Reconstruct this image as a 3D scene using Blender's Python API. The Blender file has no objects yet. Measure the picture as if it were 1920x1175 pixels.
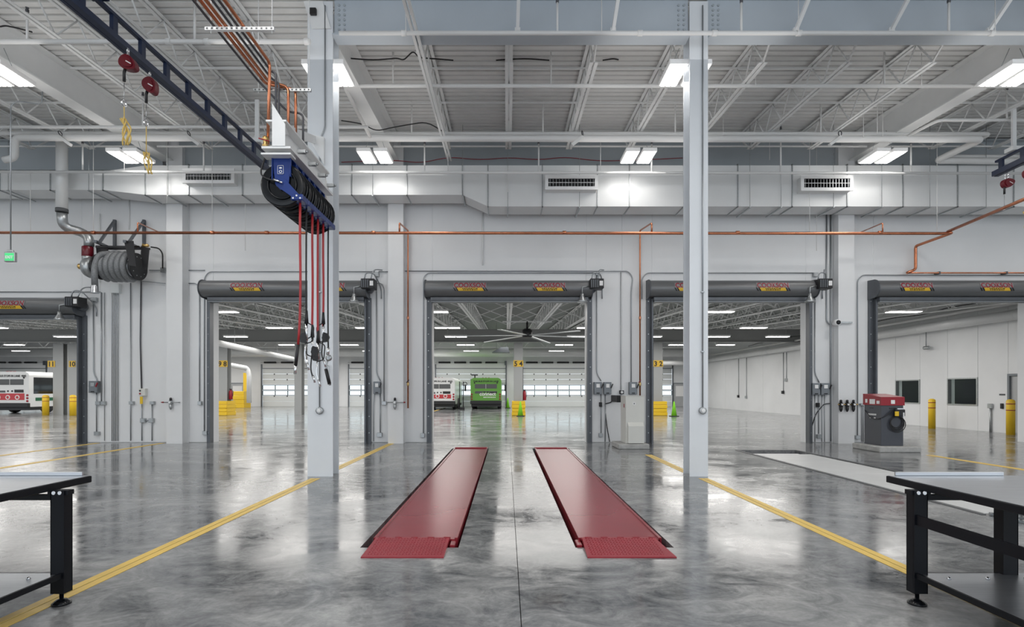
import bpy, math, random
from mathutils import Vector, Matrix
R = random.Random(7)
C = bpy.context.scene.collection
sc = bpy.context.scene
F = 1000.0                      # focal length in pixels of the 1920 px frame
EYE = 1.6
# ---------------------------------------------------------------- camera
cd = bpy.data.cameras.new('camera'); cam = bpy.data.objects.new('camera', cd); C.objects.link(cam)
cam.location = (0, 0, EYE); cam.rotation_euler = (math.radians(90), 0, 0)
cd.sensor_width = 36; cd.lens = F / 1920 * 36
cd.shift_x = 10 / 1920; cd.shift_y = 143.5 / 1920; cd.clip_end = 300
sc.camera = cam
# ---------------------------------------------------------------- world, exposure
w = bpy.data.worlds.new('sky'); sc.world = w; w.use_nodes = True
bg = w.node_tree.nodes['Background']; bg.inputs[0].default_value = (0.86, 0.93, 1.0, 1); bg.inputs[1].default_value = 1.3
sc.view_settings.view_transform = 'Standard'; sc.view_settings.look = 'None'
sc.view_settings.exposure = 0.28; sc.view_settings.gamma = 1.0; sc.view_settings.use_curve_mapping = False
def area(x, y, z, sx, sy, p, col=(1, 0.97, 0.93), up=False):
    l = bpy.data.lights.new('lamp_and_fill_light', 'AREA'); l.shape = 'RECTANGLE'; l.size = sx; l.size_y = sy
    l.energy = p; l.color = col
    o = bpy.data.objects.new('lamp_and_fill_light', l); C.objects.link(o); o.location = (x, y, z)
    if up: o.rotation_euler = (math.pi, 0, 0)
LAMPX = (-10.0, -3.5, 3.5, 10.0)
for x in LAMPX + (-17, 17):
    for y in (14.2, 10.5, 5.0, 0.5):  # grid runs past the visible lamps as unseen fill
        area(x, y, 7.5, 1.6, 1.2, 12 if y > 12 or (y > 10 and abs(x) < 4) else 70)
        area(x, y, 7.72, 3.4, 2.6, 10, up=True)  # upward fill added to brighten the roof deck, no fixture behind it
for x in (-42, -33, -24, -15, -6, 3, 12):
    for y in (21.5, 29.5, 38, 46):
        area(x, y, 4.55, 7, 5, 230)
# ---------------------------------------------------------------- materials
MATS = {}
def mat(name, col, rough=.5, metal=0, var=0.0, scale=3.0, bump=0.0, bscale=40, emit=0, spec=.5, stretch=(1, 1, 1), rvar=0.0, coat=0):
    m = bpy.data.materials.new(name); m.use_nodes = True; n = m.node_tree.nodes; l = m.node_tree.links
    b = n['Principled BSDF']; c = (*col, 1)
    b.inputs['Base Color'].default_value = c; b.inputs['Roughness'].default_value = rough; b.inputs['Metallic'].default_value = metal
    b.inputs['Specular IOR Level'].default_value = spec; b.inputs['Coat Weight'].default_value = coat
    if emit:
        b.inputs['Emission Color'].default_value = c; b.inputs['Emission Strength'].default_value = emit
    if var or bump or rvar:
        t = n.new('ShaderNodeTexCoord'); mp = n.new('ShaderNodeMapping'); mp.inputs['Scale'].default_value = stretch
        l.new(t.outputs['Object'], mp.inputs[0])
    if var or rvar:
        nz = n.new('ShaderNodeTexNoise'); nz.inputs['Scale'].default_value = scale; nz.inputs['Detail'].default_value = 6
        l.new(mp.outputs[0], nz.inputs['Vector'])
    if var:
        r = n.new('ShaderNodeMapRange'); r.inputs[1].default_value = .3; r.inputs[2].default_value = .7
        r.inputs[3].default_value = 1 - var; r.inputs[4].default_value = 1 + var * .5
        l.new(nz.outputs[0], r.inputs[0])
        mx = n.new('ShaderNodeVectorMath'); mx.operation = 'SCALE'; mx.inputs[0].default_value = col
        l.new(r.outputs[0], mx.inputs['Scale']); l.new(mx.outputs[0], b.inputs['Base Color'])
    if rvar:
        r2 = n.new('ShaderNodeMapRange'); r2.inputs[1].default_value = .35; r2.inputs[2].default_value = .65
        r2.inputs[3].default_value = max(.02, rough - rvar); r2.inputs[4].default_value = rough + rvar
        l.new(nz.outputs[0], r2.inputs[0]); l.new(r2.outputs[0], b.inputs['Roughness'])
    if bump:
        nb = n.new('ShaderNodeTexNoise'); nb.inputs['Scale'].default_value = bscale; nb.inputs['Detail'].default_value = 4
        l.new(mp.outputs[0], nb.inputs['Vector'])
        bm = n.new('ShaderNodeBump'); bm.inputs['Strength'].default_value = bump; bm.inputs['Distance'].default_value = .01
        l.new(nb.outputs[0], bm.inputs['Height']); l.new(bm.outputs[0], b.inputs['Normal'])
    MATS[name] = m
    return m
def concrete():
    m = bpy.data.materials.new('polished_concrete'); m.use_nodes = True; n = m.node_tree.nodes; l = m.node_tree.links
    b = n['Principled BSDF']; g = n.new('ShaderNodeNewGeometry')
    def nz(s, det, rg, st=(1, 1, 1), dist=0.0):
        mp = n.new('ShaderNodeMapping'); mp.inputs['Scale'].default_value = st; l.new(g.outputs['Position'], mp.inputs[0])
        a = n.new('ShaderNodeTexNoise'); a.inputs['Scale'].default_value = s; a.inputs['Detail'].default_value = det
        a.inputs['Roughness'].default_value = rg; a.inputs['Distortion'].default_value = dist
        l.new(mp.outputs[0], a.inputs['Vector']); return a
    a = nz(.55, 8, .62, (1, 1.5, 1), 1.2); c = nz(2.4, 10, .7, (1, 1.3, 1), 2.0); d = nz(26, 4, .6)
    def math_(op, x, y):
        k = n.new('ShaderNodeMath'); k.operation = op
        for i, v in enumerate((x, y)):
            if isinstance(v, (int, float)): k.inputs[i].default_value = v
            else: l.new(v, k.inputs[i])
        return k.outputs[0]
    s = math_('ADD', math_('MULTIPLY', a.outputs[0], .5), math_('ADD', math_('MULTIPLY', c.outputs[0], .4), math_('MULTIPLY', d.outputs[0], .1)))
    r = n.new('ShaderNodeValToRGB'); e = r.color_ramp.elements
    e[0].position = .39; e[0].color = (.085, .09, .098, 1); e[1].position = .66; e[1].color = (.43, .435, .43, 1)
    k = e.new(.5); k.color = (.215, .22, .225, 1)
    l.new(s, r.inputs[0]); l.new(r.outputs[0], b.inputs['Base Color'])
    r2 = n.new('ShaderNodeMapRange'); r2.inputs[1].default_value = .4; r2.inputs[2].default_value = .62
    r2.inputs[3].default_value = .07; r2.inputs[4].default_value = .24
    l.new(s, r2.inputs[0]); l.new(r2.outputs[0], b.inputs['Roughness'])
    bm = n.new('ShaderNodeBump'); bm.inputs['Strength'].default_value = .05; bm.inputs['Distance'].default_value = .01
    u = nz(1.6, 3, .5, (1, 3, 1)); l.new(u.outputs[0], bm.inputs['Height']); l.new(bm.outputs[0], b.inputs['Normal'])
    b.inputs['Specular IOR Level'].default_value = .6
    MATS['concrete'] = m
concrete()
def glass():
    m = bpy.data.materials.new('window_glass'); m.use_nodes = True; n = m.node_tree.nodes; l = m.node_tree.links
    n.remove(n['Principled BSDF']); t = n.new('ShaderNodeBsdfTransparent'); t.inputs[0].default_value = (.93, .97, .96, 1)
    g = n.new('ShaderNodeBsdfGlossy'); g.inputs['Roughness'].default_value = .03
    f = n.new('ShaderNodeFresnel'); mx = n.new('ShaderNodeMixShader')
    ge = n.new('ShaderNodeNewGeometry'); iv = n.new('ShaderNodeMath'); iv.operation = 'SUBTRACT'; iv.inputs[0].default_value = 1; f.inputs[0].default_value = 1.2; l.new(ge.outputs['Backfacing'], iv.inputs[1])
    mu = n.new('ShaderNodeMath'); mu.operation = 'MULTIPLY'; l.new(f.outputs[0], mu.inputs[0]); l.new(iv.outputs[0], mu.inputs[1]); l.new(mu.outputs[0], mx.inputs[0]); l.new(t.outputs[0], mx.inputs[1]); l.new(g.outputs[0], mx.inputs[2])
    l.new(mx.outputs[0], n['Material Output'].inputs[0]); MATS['glass'] = m
glass()
def diamond():
    m = mat('red_tread', (.34, .02, .035), .3, 0, .15, 5); n = m.node_tree.nodes; l = m.node_tree.links
    g = n.new('ShaderNodeNewGeometry'); mp = n.new('ShaderNodeMapping'); mp.inputs['Rotation'].default_value = (0, 0, .785)
    mp.inputs['Scale'].default_value = (26, 26, 26); l.new(g.outputs['Position'], mp.inputs[0])
    v = n.new('ShaderNodeTexBrick'); v.inputs['Scale'].default_value = 1; v.inputs['Mortar Size'].default_value = .12
    l.new(mp.outputs[0], v.inputs[0]); bm = n.new('ShaderNodeBump'); bm.inputs['Strength'].default_value = .9; bm.inputs['Distance'].default_value = .006
    l.new(v.outputs['Fac'], bm.inputs['Height']); l.new(bm.outputs[0], n['Principled BSDF'].inputs['Normal'])
diamond()
mat('wall', (.80, .81, .82), .55, var=.05, scale=.6, bump=.05, bscale=12)
mat('white_steel', (.84, .85, .85), .42, var=.04, scale=2)
mat('column_paint', (.78, .81, .84), .35, var=.04, scale=1.5)
mat('beam_paint_lit', (.50, .55, .60), .4, var=.05, scale=1.2)  # same paint as the wall beams, lightened for light on the front
mat('girder_paint_shaded', (.42, .46, .49), .4, var=.06, scale=1.2)  # same paint, kept darker for the shadow on the wall beams
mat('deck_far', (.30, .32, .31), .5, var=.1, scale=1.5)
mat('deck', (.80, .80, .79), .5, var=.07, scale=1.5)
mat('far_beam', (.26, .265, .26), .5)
mat('far_column_shaded', (.36, .37, .37), .45)  # column colour darkened to put in shade on the near side
mat('duct', (.78, .79, .79), .35, .1, var=.05, scale=.8)
mat('pipe_white', (.80, .80, .79), .4)
mat('grey_steel', (.115, .125, .14), .38, .3, var=.12, scale=3)
mat('hood', (.17, .175, .18), .38, .35, var=.12, scale=2, stretch=(.3, 1, 1))
mat('galv', (.46, .48, .49), .35, .8, var=.15, scale=20)
mat('conduit', (.36, .38, .40), .35, .7)
mat('black', (.012, .012, .014), .45)
mat('black_gloss', (.004, .005, .007), .2, spec=.35)
mat('bench_paint', (.004, .005, .008), .45, spec=.25, var=.1, scale=9)
mat('rubber', (.02, .02, .022), .6)
mat('stainless', (.56, .58, .61), .3, .9, var=.08, scale=14, stretch=(.3, 3, 1))
mat('chrome', (.75, .76, .78), .15, 1)
mat('copper', (.62, .24, .13), .26, .95, var=.15, scale=6)
mat('brass', (.62, .42, .16), .3, .9)
mat('steel_pipe', (.10, .10, .11), .4, .5)
mat('blue', (.008, .035, .20), .3)
mat('rail_blue', (.004, .014, .05), .45)
mat('red_hose', (.42, .025, .03), .4)
mat('red', (.30, .008, .02), .35)
mat('dark_red', (.13, .004, .012), .3)
mat('lift_red', (.27, .018, .03), .27, var=.12, scale=1.2, spec=.4)
mat('bus_red', (.50, .03, .04), .3)
mat('yellow', (.80, .52, .02), .4)
mat('line_yellow', (.84, .58, .13), .45, var=.06, scale=6)
mat('rope', (.72, .52, .16), .8)
mat('lime', (.25, .72, .03), .5)
mat('bus_green', (.13, .37, .045), .3)
mat('stripe_green', (.01, .13, .06), .3)
mat('bus_white', (.78, .79, .79), .3)
mat('dark_glass', (.01, .012, .014), .06)
mat('office_dark', (.10, .105, .12), .5)
mat('grille_dark', (.10, .105, .11), .5)
mat('cabinet_cream', (.70, .70, .66), .4, var=.03, scale=3)
mat('cabinet_grey', (.06, .065, .08), .35, var=.05, scale=4)
mat('pad', (.42, .42, .41), .8, var=.2, scale=9, bump=.2, bscale=30)
mat('panel_white', (.76, .79, .79), .4)
mat('cover_light', (.66, .67, .67), .4, .1, var=.06, scale=2)
mat('cover_grey', (.45, .46, .47), .35, .2, var=.08, scale=2)
mat('decal_yellow', (.75, .47, .03), .4)
mat('decal_red', (.30, .01, .03), .4)
mat('decal_pale', (.27, .25, .25), .4)
mat('box_grey', (.20, .22, .24), .4, .2)
mat('white', (.85, .85, .85), .5)
mat('lamp', (1, .98, .95), .5, emit=9)
mat('lamp_far', (1, .98, .95), .5, emit=7)
mat('exit_green', (.05, .55, .18), .4, emit=.5)
mat('hose_grey', (.24, .25, .26), .55, .3, var=.25, scale=30, bump=.4, bscale=60)
mat('ground', (.5, .5, .5), .9, var=.1, scale=.3)
# ---------------------------------------------------------------- mesh builder
class MB:
    def __init__(s): s.v = []; s.f = []; s.sm = []
    def _a(s, vs, fs, sm=False):
        b = len(s.v); s.v += [tuple(q) for q in vs]; s.f += [tuple(b + i for i in f) for f in fs]; s.sm += [sm] * len(fs); return s
    def box(s, x0, x1, y0, y1, z0, z1):
        v = [(x, y, z) for z in (z0, z1) for y in (y0, y1) for x in (x0, x1)]
        return s._a(v, [(0, 2, 3, 1), (4, 5, 7, 6), (0, 1, 5, 4), (2, 6, 7, 3), (0, 4, 6, 2), (1, 3, 7, 5)])
    def cbox(s, x0, x1, y0, y1, z0, z1, c=.012):
        # box whose front (low y) edges are chamfered
        r = [(x0, y1, z0), (x1, y1, z0), (x1, y1, z1), (x0, y1, z1), (x0, y0 + c, z0), (x1, y0 + c, z0), (x1, y0 + c, z1), (x0, y0 + c, z1),
             (x0 + c, y0, z0 + c), (x1 - c, y0, z0 + c), (x1 - c, y0, z1 - c), (x0 + c, y0, z1 - c)]
        return s._a(r, [(0, 3, 2, 1), (0, 1, 5, 4), (1, 2, 6, 5), (2, 3, 7, 6), (3, 0, 4, 7), (4, 5, 9, 8), (5, 6, 10, 9), (6, 7, 11, 10), (7, 4, 8, 11), (8, 9, 10, 11)])
    def bbox(s, x0, x1, y0, y1, z0, z1, c=.01):
        # box with all vertical and horizontal edges chamfered
        v = []; 
        for (ix, iy, iz) in [(a, b, d) for d in (0, 1) for b in (0, 1) for a in (0, 1)]:
            X = (x0, x1)[ix]; Y = (y0, y1)[iy]; Z = (z0, z1)[iz]; dx = c * (1 - 2 * ix); dy = c * (1 - 2 * iy); dz = c * (1 - 2 * iz)
            v += [(X, Y + dy, Z + dz), (X + dx, Y, Z + dz), (X + dx, Y + dy, Z)]
        i = lambda a, b, d, k: (d * 4 + b * 2 + a) * 3 + k
        f = [(i(0,0,0,0), i(0,0,1,0), i(0,1,1,0), i(0,1,0,0)), (i(1,0,0,0), i(1,1,0,0), i(1,1,1,0), i(1,0,1,0)),
             (i(0,0,0,1), i(1,0,0,1), i(1,0,1,1), i(0,0,1,1)), (i(0,1,0,1), i(0,1,1,1), i(1,1,1,1), i(1,1,0,1)),
             (i(0,0,0,2), i(0,1,0,2), i(1,1,0,2), i(1,0,0,2)), (i(0,0,1,2), i(1,0,1,2), i(1,1,1,2), i(0,1,1,2))]
        for b in (0, 1):
            for d in (0, 1): f.append((i(0,b,d,1), i(1,b,d,1), i(1,b,d,2), i(0,b,d,2)))
        for a in (0, 1):
            for d in (0, 1): f.append((i(a,0,d,0), i(a,1,d,0), i(a,1,d,2), i(a,0,d,2)))
            for b in (0, 1): f.append((i(a,b,0,0), i(a,b,1,0), i(a,b,1,1), i(a,b,0,1)))
            for b in (0, 1):
                for d in (0, 1): f.append((i(a,b,d,0), i(a,b,d,1), i(a,b,d,2)))
        return s._a(v, f)
    def bar(s, p, q, w, h):
        p = Vector(p); q = Vector(q); d = (q - p).normalized(); up = Vector((0, 0, 1))
        if abs(d.z) > .97: up = Vector((0, 1, 0))
        a = d.cross(up).normalized() * (w / 2); b = a.cross(d).normalized() * (h / 2)
        v = [o + sa * a + sb * b for o in (p, q) for sa, sb in ((-1, -1), (1, -1), (1, 1), (-1, 1))]
        return s._a(v, [(0, 1, 2, 3), (7, 6, 5, 4), (0, 4, 5, 1), (1, 5, 6, 2), (2, 6, 7, 3), (3, 7, 4, 0)])
    def tube(s, pts, r, n=8, cap=True):
        P = [Vector(p) for p in pts]; rr = r if isinstance(r, (list, tuple)) else [r] * len(P)
        a = None; vs = []
        for i, p in enumerate(P):
            d = ((P[min(i + 1, len(P) - 1)] - p).normalized() + (p - P[max(i - 1, 0)]).normalized())
            if d.length < 1e-6: d = P[min(i + 1, len(P) - 1)] - P[max(i - 1, 0)]
            d.normalize()
            if a is None:
                a = d.cross(Vector((0, 0, 1)) if abs(d.z) < .9 else Vector((1, 0, 0))).normalized()
            else: a = (a - d * a.dot(d)).normalized()
            b = d.cross(a)
            for k in range(n):
                t = 2 * math.pi * k / n; vs.append(p + (a * math.cos(t) + b * math.sin(t)) * rr[i])
        m = len(P); fs = [(i * n + k, i * n + (k + 1) % n, (i + 1) * n + (k + 1) % n, (i + 1) * n + k) for i in range(m - 1) for k in range(n)]
        s._a(vs, fs, True)
        if cap:
            b0 = len(s.v) - m * n
            s.f += [tuple(b0 + k for k in range(n))[::-1], tuple(b0 + (m - 1) * n + k for k in range(n))]; s.sm += [False, False]
        return s
    def ring(s, c, axis, Rm, r, n=24, k=8):
        c = Vector(c); ax = Vector(axis).normalized(); a = ax.cross(Vector((0, 0, 1)) if abs(ax.z) < .9 else Vector((1, 0, 0))).normalized(); b = ax.cross(a)
        vs = []
        for i in range(n):
            t = 2 * math.pi * i / n; e = a * math.cos(t) + b * math.sin(t)
            for j in range(k):
                u = 2 * math.pi * j / k; vs.append(c + e * (Rm + r * math.cos(u)) + ax * r * math.sin(u))
        return s._a(vs, [(i * k + j, ((i + 1) % n) * k + j, ((i + 1) % n) * k + (j + 1) % k, i * k + (j + 1) % k) for i in range(n) for j in range(k)], True)
    def lathe(s, c, axis, prof, n=20):
        # prof: (radius, distance along axis)
        c = Vector(c); ax = Vector(axis).normalized(); a = ax.cross(Vector((0, 0, 1)) if abs(ax.z) < .9 else Vector((1, 0, 0))).normalized(); b = ax.cross(a)
        vs = [c + ax * t + (a * math.cos(2 * math.pi * i / n) + b * math.sin(2 * math.pi * i / n)) * r for r, t in prof for i in range(n)]
        m = len(prof); b0 = len(s.v)
        s._a(vs, [(i * n + k, i * n + (k + 1) % n, (i + 1) * n + (k + 1) % n, (i + 1) * n + k) for i in range(m - 1) for k in range(n)], True)
        s.f += [tuple(b0 + k for k in range(n))[::-1], tuple(b0 + (m - 1) * n + k for k in range(n))]; s.sm += [False, False]
        return s
    def prism(s, poly, plane, a0, a1):
        f3 = {'xz': lambda p, a: (p[0], a, p[1]), 'yz': lambda p, a: (a, p[0], p[1]), 'xy': lambda p, a: (p[0], p[1], a)}[plane]
        n = len(poly); v = [f3(p, a0) for p in poly] + [f3(p, a1) for p in poly]
        return s._a(v, [tuple(range(n)), tuple(range(2 * n - 1, n - 1, -1))] + [(i, i + n, (i + 1) % n + n, (i + 1) % n) for i in range(n)])
    def build(s, name, m, parent=None, loc=None):
        if parent is not None:
            L = Vector(ROOTLOC.get(parent.name, (0, 0, 0)))
        elif loc is not None: L = Vector(loc)
        else:
            xs = [p[0] for p in s.v]; ys = [p[1] for p in s.v]; zs = [p[2] for p in s.v]
            L = Vector(((min(xs) + max(xs)) / 2, (min(ys) + max(ys)) / 2, min(zs)))
        me = bpy.data.meshes.new(name); me.from_pydata([(p[0] - L.x, p[1] - L.y, p[2] - L.z) for p in s.v], [], s.f)
        me.polygons.foreach_set('use_smooth', s.sm); me.materials.append(MATS[m] if isinstance(m, str) else m)
        me.validate()
        import bmesh
        bm = bmesh.new(); bm.from_mesh(me); bmesh.ops.recalc_face_normals(bm, faces=bm.faces); bm.to_mesh(me); bm.free()
        o = bpy.data.objects.new(name, me); C.objects.link(o)
        if parent is not None: o.parent = parent; ROOTLOC[o.name] = L
        else: o.location = L; ROOTLOC[o.name] = L
        return o
ROOTLOC = {}
def setp(o, label=None, cat=None, group=None, kind=None):
    if label: o['label'] = label
    if cat: o['category'] = cat
    if group: o['group'] = group
    if kind: o['kind'] = kind
    return o
def thing(name, label, cat, loc, group=None, kind=None):
    o = bpy.data.objects.new(name, None); C.objects.link(o); o.empty_display_size = .1
    o.location = loc; ROOTLOC[o.name] = Vector(loc); return setp(o, label, cat, group, kind)
def copy_tree(o, parent=None):
    c = o.copy(); C.objects.link(c)
    if parent is not None: c.parent = parent
    ROOTLOC[c.name] = ROOTLOC[o.name]
    for ch in [k for k in bpy.data.objects if k.parent == o]: copy_tree(ch, c)
    return c
def kids(o): return [k for k in bpy.data.objects if k.parent == o]
def copy_to(tree, loc, label=None, group=None):
    # tree: (root, [(child, [grandchildren])])
    r0, ch = tree; r = r0.copy(); C.objects.link(r); r.location = loc
    if label: r['label'] = label
    if group: r['group'] = group
    for c0, g in ch:
        c = c0.copy(); C.objects.link(c); c.parent = r
        for g0 in g:
            d = g0.copy(); C.objects.link(d); d.parent = c
    return r
def tree_of(root):
    ch = kids(root); return (root, [(c, kids(c)) for c in ch])
def at(x, y, D): return Vector(((x - 950) * D / F, D, EYE - (y - 731) * D / F))
def bend(pts, r=.12, k=4):
    P = [Vector(p) for p in pts]; out = [P[0]]
    for i in range(1, len(P) - 1):
        a = (P[i - 1] - P[i]); b = (P[i + 1] - P[i]); q = min(r, a.length * .45, b.length * .45)
        A = P[i] + a.normalized() * q; B = P[i] + b.normalized() * q
        for j in range(k + 1):
            t = j / k; out.append(A * (1 - t) ** 2 + P[i] * 2 * t * (1 - t) + B * t * t)
    out.append(P[-1]); return out
_txt = {}
def text(s, size, x, z, y, center=True, warp=None, mirror=False, bold=0.0):
    """mesh of a word standing in the XZ plane, facing -Y"""
    cu = bpy.data.curves.new('word', 'FONT'); cu.body = s; cu.size = size; cu.extrude = 0.002; cu.offset = bold; cu.resolution_u = 3
    cu.align_x = 'CENTER' if center else 'LEFT'
    ob = bpy.data.objects.new('word', cu); C.objects.link(ob)
    me = ob.to_mesh(); v = [(p.co.x + x, y - p.co.z, p.co.y + z) for p in me.vertices]; f = [tuple(q.vertices) for q in me.polygons]
    ob.to_mesh_clear(); bpy.data.objects.remove(ob); bpy.data.curves.remove(cu)
    if warp: v = [warp(p) for p in v]
    m = MB(); m._a(v, f); return m
ORD = ['first', 'second', 'third', 'fourth', 'fifth', 'sixth', 'seventh', 'eighth', 'ninth', 'tenth', 'eleventh', 'twelfth', 'thirteenth', 'fourteenth', 'fifteenth', 'sixteenth', 'seventeenth', 'eighteenth', 'nineteenth', 'twentieth'] + ['twenty-' + q for q in ('first', 'second', 'third', 'fourth', 'fifth', 'sixth', 'seventh', 'eighth', 'ninth')] + ['thirtieth'] + ['thirty-' + q for q in ('first', 'second', 'third', 'fourth', 'fifth', 'sixth', 'seventh', 'eighth', 'ninth')]
# ================================================================ SETTING
W0, W1 = 16.3, 16.6             # dividing wall
FARY = 51.6                     # far wall
deckz = lambda y: 8.42 + .05 * y
deckf = lambda y: 4.47 + .05 * y
# ---- floor
floor = thing('floor', None, None, (0, 0, 0), kind='structure')
def slab(x0, x1, y0, y1, holes=()):
    xs = sorted({x0, x1, *[h[0] for h in holes], *[h[1] for h in holes]}); ys = sorted({y0, y1, *[h[2] for h in holes], *[h[3] for h in holes]})
    m = MB(); c = .003; cells = {}
    for i in range(len(xs) - 1):
        for j in range(len(ys) - 1):
            cx = (xs[i] + xs[i + 1]) / 2; cy = (ys[j] + ys[j + 1]) / 2
            if any(h[0] < cx < h[1] and h[2] < cy < h[3] for h in holes): continue
            X0 = xs[i] + (c if xs[i] == x0 else 0); X1 = xs[i + 1] - (c if xs[i + 1] == x1 else 0)
            Y0 = ys[j] + (c if ys[j] == y0 else 0); Y1 = ys[j + 1] - (c if ys[j + 1] == y1 else 0)
            m.box(X0, X1, Y0, Y1, -.25, 0)
    m.build('floor_slab', 'concrete', floor)
PITS = [(-1.49, -.49, 5.42, 14.62), (.70, 1.70, 5.42, 14.62)]
slab(-24.2, .1, -7, W0, [PITS[0]]); slab(.1, 24.2, -7, W0, [PITS[1], (6.15, 7.66, 6.9, 14.16)])
for x0, x1 in ((-62, -47), (-47, -23), (-23, -3.2), (-3.2, 18.6)):
    for y0, y1 in ((W0, 34), (34, FARY + .4)): slab(x0, x1, y0, y1)
m = MB(); m.box(-62, 24.2, -7, FARY + .4, -.5, -.252); m.build('floor_bed', 'rubber', floor)
g = MB(); g.box(-120, 120, FARY + .4, 160, -.3, -.02); setp(g.build('ground', 'ground'), kind='structure')
# ---- lane lines
def line(x, y0, y1, label):
    t = thing('floor_line', label, 'floor marking', (x, (y0 + y1) / 2, 0), 'yellow bay lines painted on the floor')
    MB().box(x - .085, x - .006, y0, y1, .0005, .004).build('stripe', 'line_yellow', t)
    MB().box(x + .006, x + .085, y0, y1, .0005, .004).build('stripe', 'line_yellow', t)
line(-3.46, 2.0, 9.66, 'yellow double floor line running from the left workbench to the left front column')
line(-3.46, 10.5, 16.1, 'short yellow floor line behind the left front column')
line(3.56, 2.0, 9.66, 'yellow double floor line from the right front column to the right workbench')
line(3.5, 10.35, 13.2, 'short yellow floor line behind the right front column')
line(-10.38, 6.0, 16.1, 'yellow floor line ending near the wall column beside the hose reel')
line(-12.35, 8.0, 16.1, 'leftmost yellow floor line, ending just right of the first doorway')
line(10.38, 6.0, 13.1, 'yellow floor line running from the red topped console off to the right')
line(-5.5, 40.5, 48, 'yellow floor line between the two buses in the far hall')
# ---- dividing wall
OPEN = [(-17.7, -12.98, 3.77), (-8.96, -4.30, 4.30), (-2.265, 2.43, 4.30), (4.43, 9.14, 4.30), (11.2, 15.9, 4.30)]
wall = thing('wall_back', None, None, (0, W0, 0), kind='structure')
brk = [-24.2, -20.5, -17.7, -12.98, -12.42, -9.94, -8.96, -4.30, -3.31, -2.265, 2.43, 3.52, 4.43, 9.14, 10.15, 11.2, 15.9, 20.0, 24.2]
for a, b in zip(brk[:-1], brk[1:]):
    o = [k for k in OPEN if abs(k[0] - a) < .01]
    z0 = o[0][2] if o else 0.0
    MB().cbox(a, b, W0, W1, z0, 9.25).build('wall_panel', 'wall', wall)
def plainwall(name, boxes, m='wall'):
    t = thing(name, None, None, (boxes[0][0], boxes[0][2], 0), kind='structure')
    for b in boxes: MB().cbox(*b).build('wall_panel', m, t)
    return t
plainwall('wall_left', [(-24.5, -24.2, -7 + 4.66 * i, -7 + 4.66 * (i + 1), 0, 9.3) for i in range(5)])
plainwall('wall_right', [(24.2, 24.5, -7 + 4.66 * i, -7 + 4.66 * (i + 1), 0, 9.3) for i in range(5)])
# ---- ceilings: ribbed deck sheets
def deck_sheet(x0, x1, period=.2, n=4, drop=.075):
    poly = []; 
    for i in range(n):
        o = i * period
        poly += [(o, 0), (o + .130, 0), (o + .134, drop), (o + .190, drop)]
    poly += [(n * period, 0), (n * period, .12), (0, .12)]
    m = MB(); m.prism(poly, 'yz', x0, x1)
    return m
def deck(name, y0, y1, xs, zf, m='deck'):
    t = thing(name, None, None, (0, 0, 0), kind='structure')
    n = int(math.ceil((y1 - y0) / .8)); sl = math.atan(.05)
    for a, b in zip(xs[:-1], xs[1:]):
        base = deck_sheet(a + .003, b - .003); o = base.build('roof_deck_sheet', m, t)
        o.rotation_euler.x = sl; o.location = (0, y0, zf(y0))
        for i in range(1, n):
            c = o.copy(); C.objects.link(c); c.location = (0, y0 + .8 * i * math.cos(sl), zf(y0 + .8 * i * math.cos(sl)))
    return t
deck('ceiling', -6.9, W1, [-24.2, -10.15, -3.4, 10.4, 24.2], deckz)
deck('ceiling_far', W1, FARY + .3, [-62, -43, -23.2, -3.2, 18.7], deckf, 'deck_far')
# ---- far hall shell
fw = thing('wall_far', None, None, (0, FARY, 0), kind='structure')
LEFTS = [-208, -45, 118, 281, 490, 653, 816, 979, 1142]
fx = lambda p: (p - 950) * FARY / F
FD = [(fx(l), fx(l + (134 if l != 490 else 145)) if l != 1142 else fx(1262)) for l in LEFTS]
prev = -62
for a, b in FD:
    MB().cbox(prev, a, FARY, FARY + .3, 0, 8.0).build('wall_panel', 'wall', fw)
    MB().cbox(a, b, FARY, FARY + .3, 3.70, 8.0).build('wall_panel', 'wall', fw); prev = b
MB().cbox(prev, 18.6, FARY, FARY + .3, 0, 8.0).build('wall_panel', 'wall', fw)
# far side walls; the right one carries two office windows and a door
XR = 18.6
wr = thing('wall_far_right', None, None, (XR, 30, 0), kind='structure')
def wp(y0, y1, z0, z1):
    m = MB(); c = .012
    m.box(XR + c, XR + .3, y0, y1, z0, z1); m.box(XR, XR + c, y0 + c, y1 - c, z0, z1); m.build('wall_panel', 'wall', wr)
WIN = [(24.0, 25.5, .98, 2.08), (21.05, 22.5, .98, 2.10)]
wp(W1, 18.68, 0, 7.4); wp(18.68, 19.78, 2.2, 7.4); wp(19.78, 21.05, 0, 7.4)
for a, b, z0, z1 in WIN: wp(a, b, 0, z0); wp(a, b, z1, 7.4)
wp(22.5, 24.0, 0, 7.4)
for i in range(4): wp(25.5 + 6.6 * i, 25.5 + 6.6 * (i + 1) if i < 3 else FARY, 0, 7.4)
wl = thing('wall_far_left', None, None, (-62, 30, 0), kind='structure')
for i in range(5): MB().box(-62.3, -62, W1 + 7 * i, W1 + 7 * (i + 1), 0, 7.4).build('wall_panel', 'wall', wl)
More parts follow.
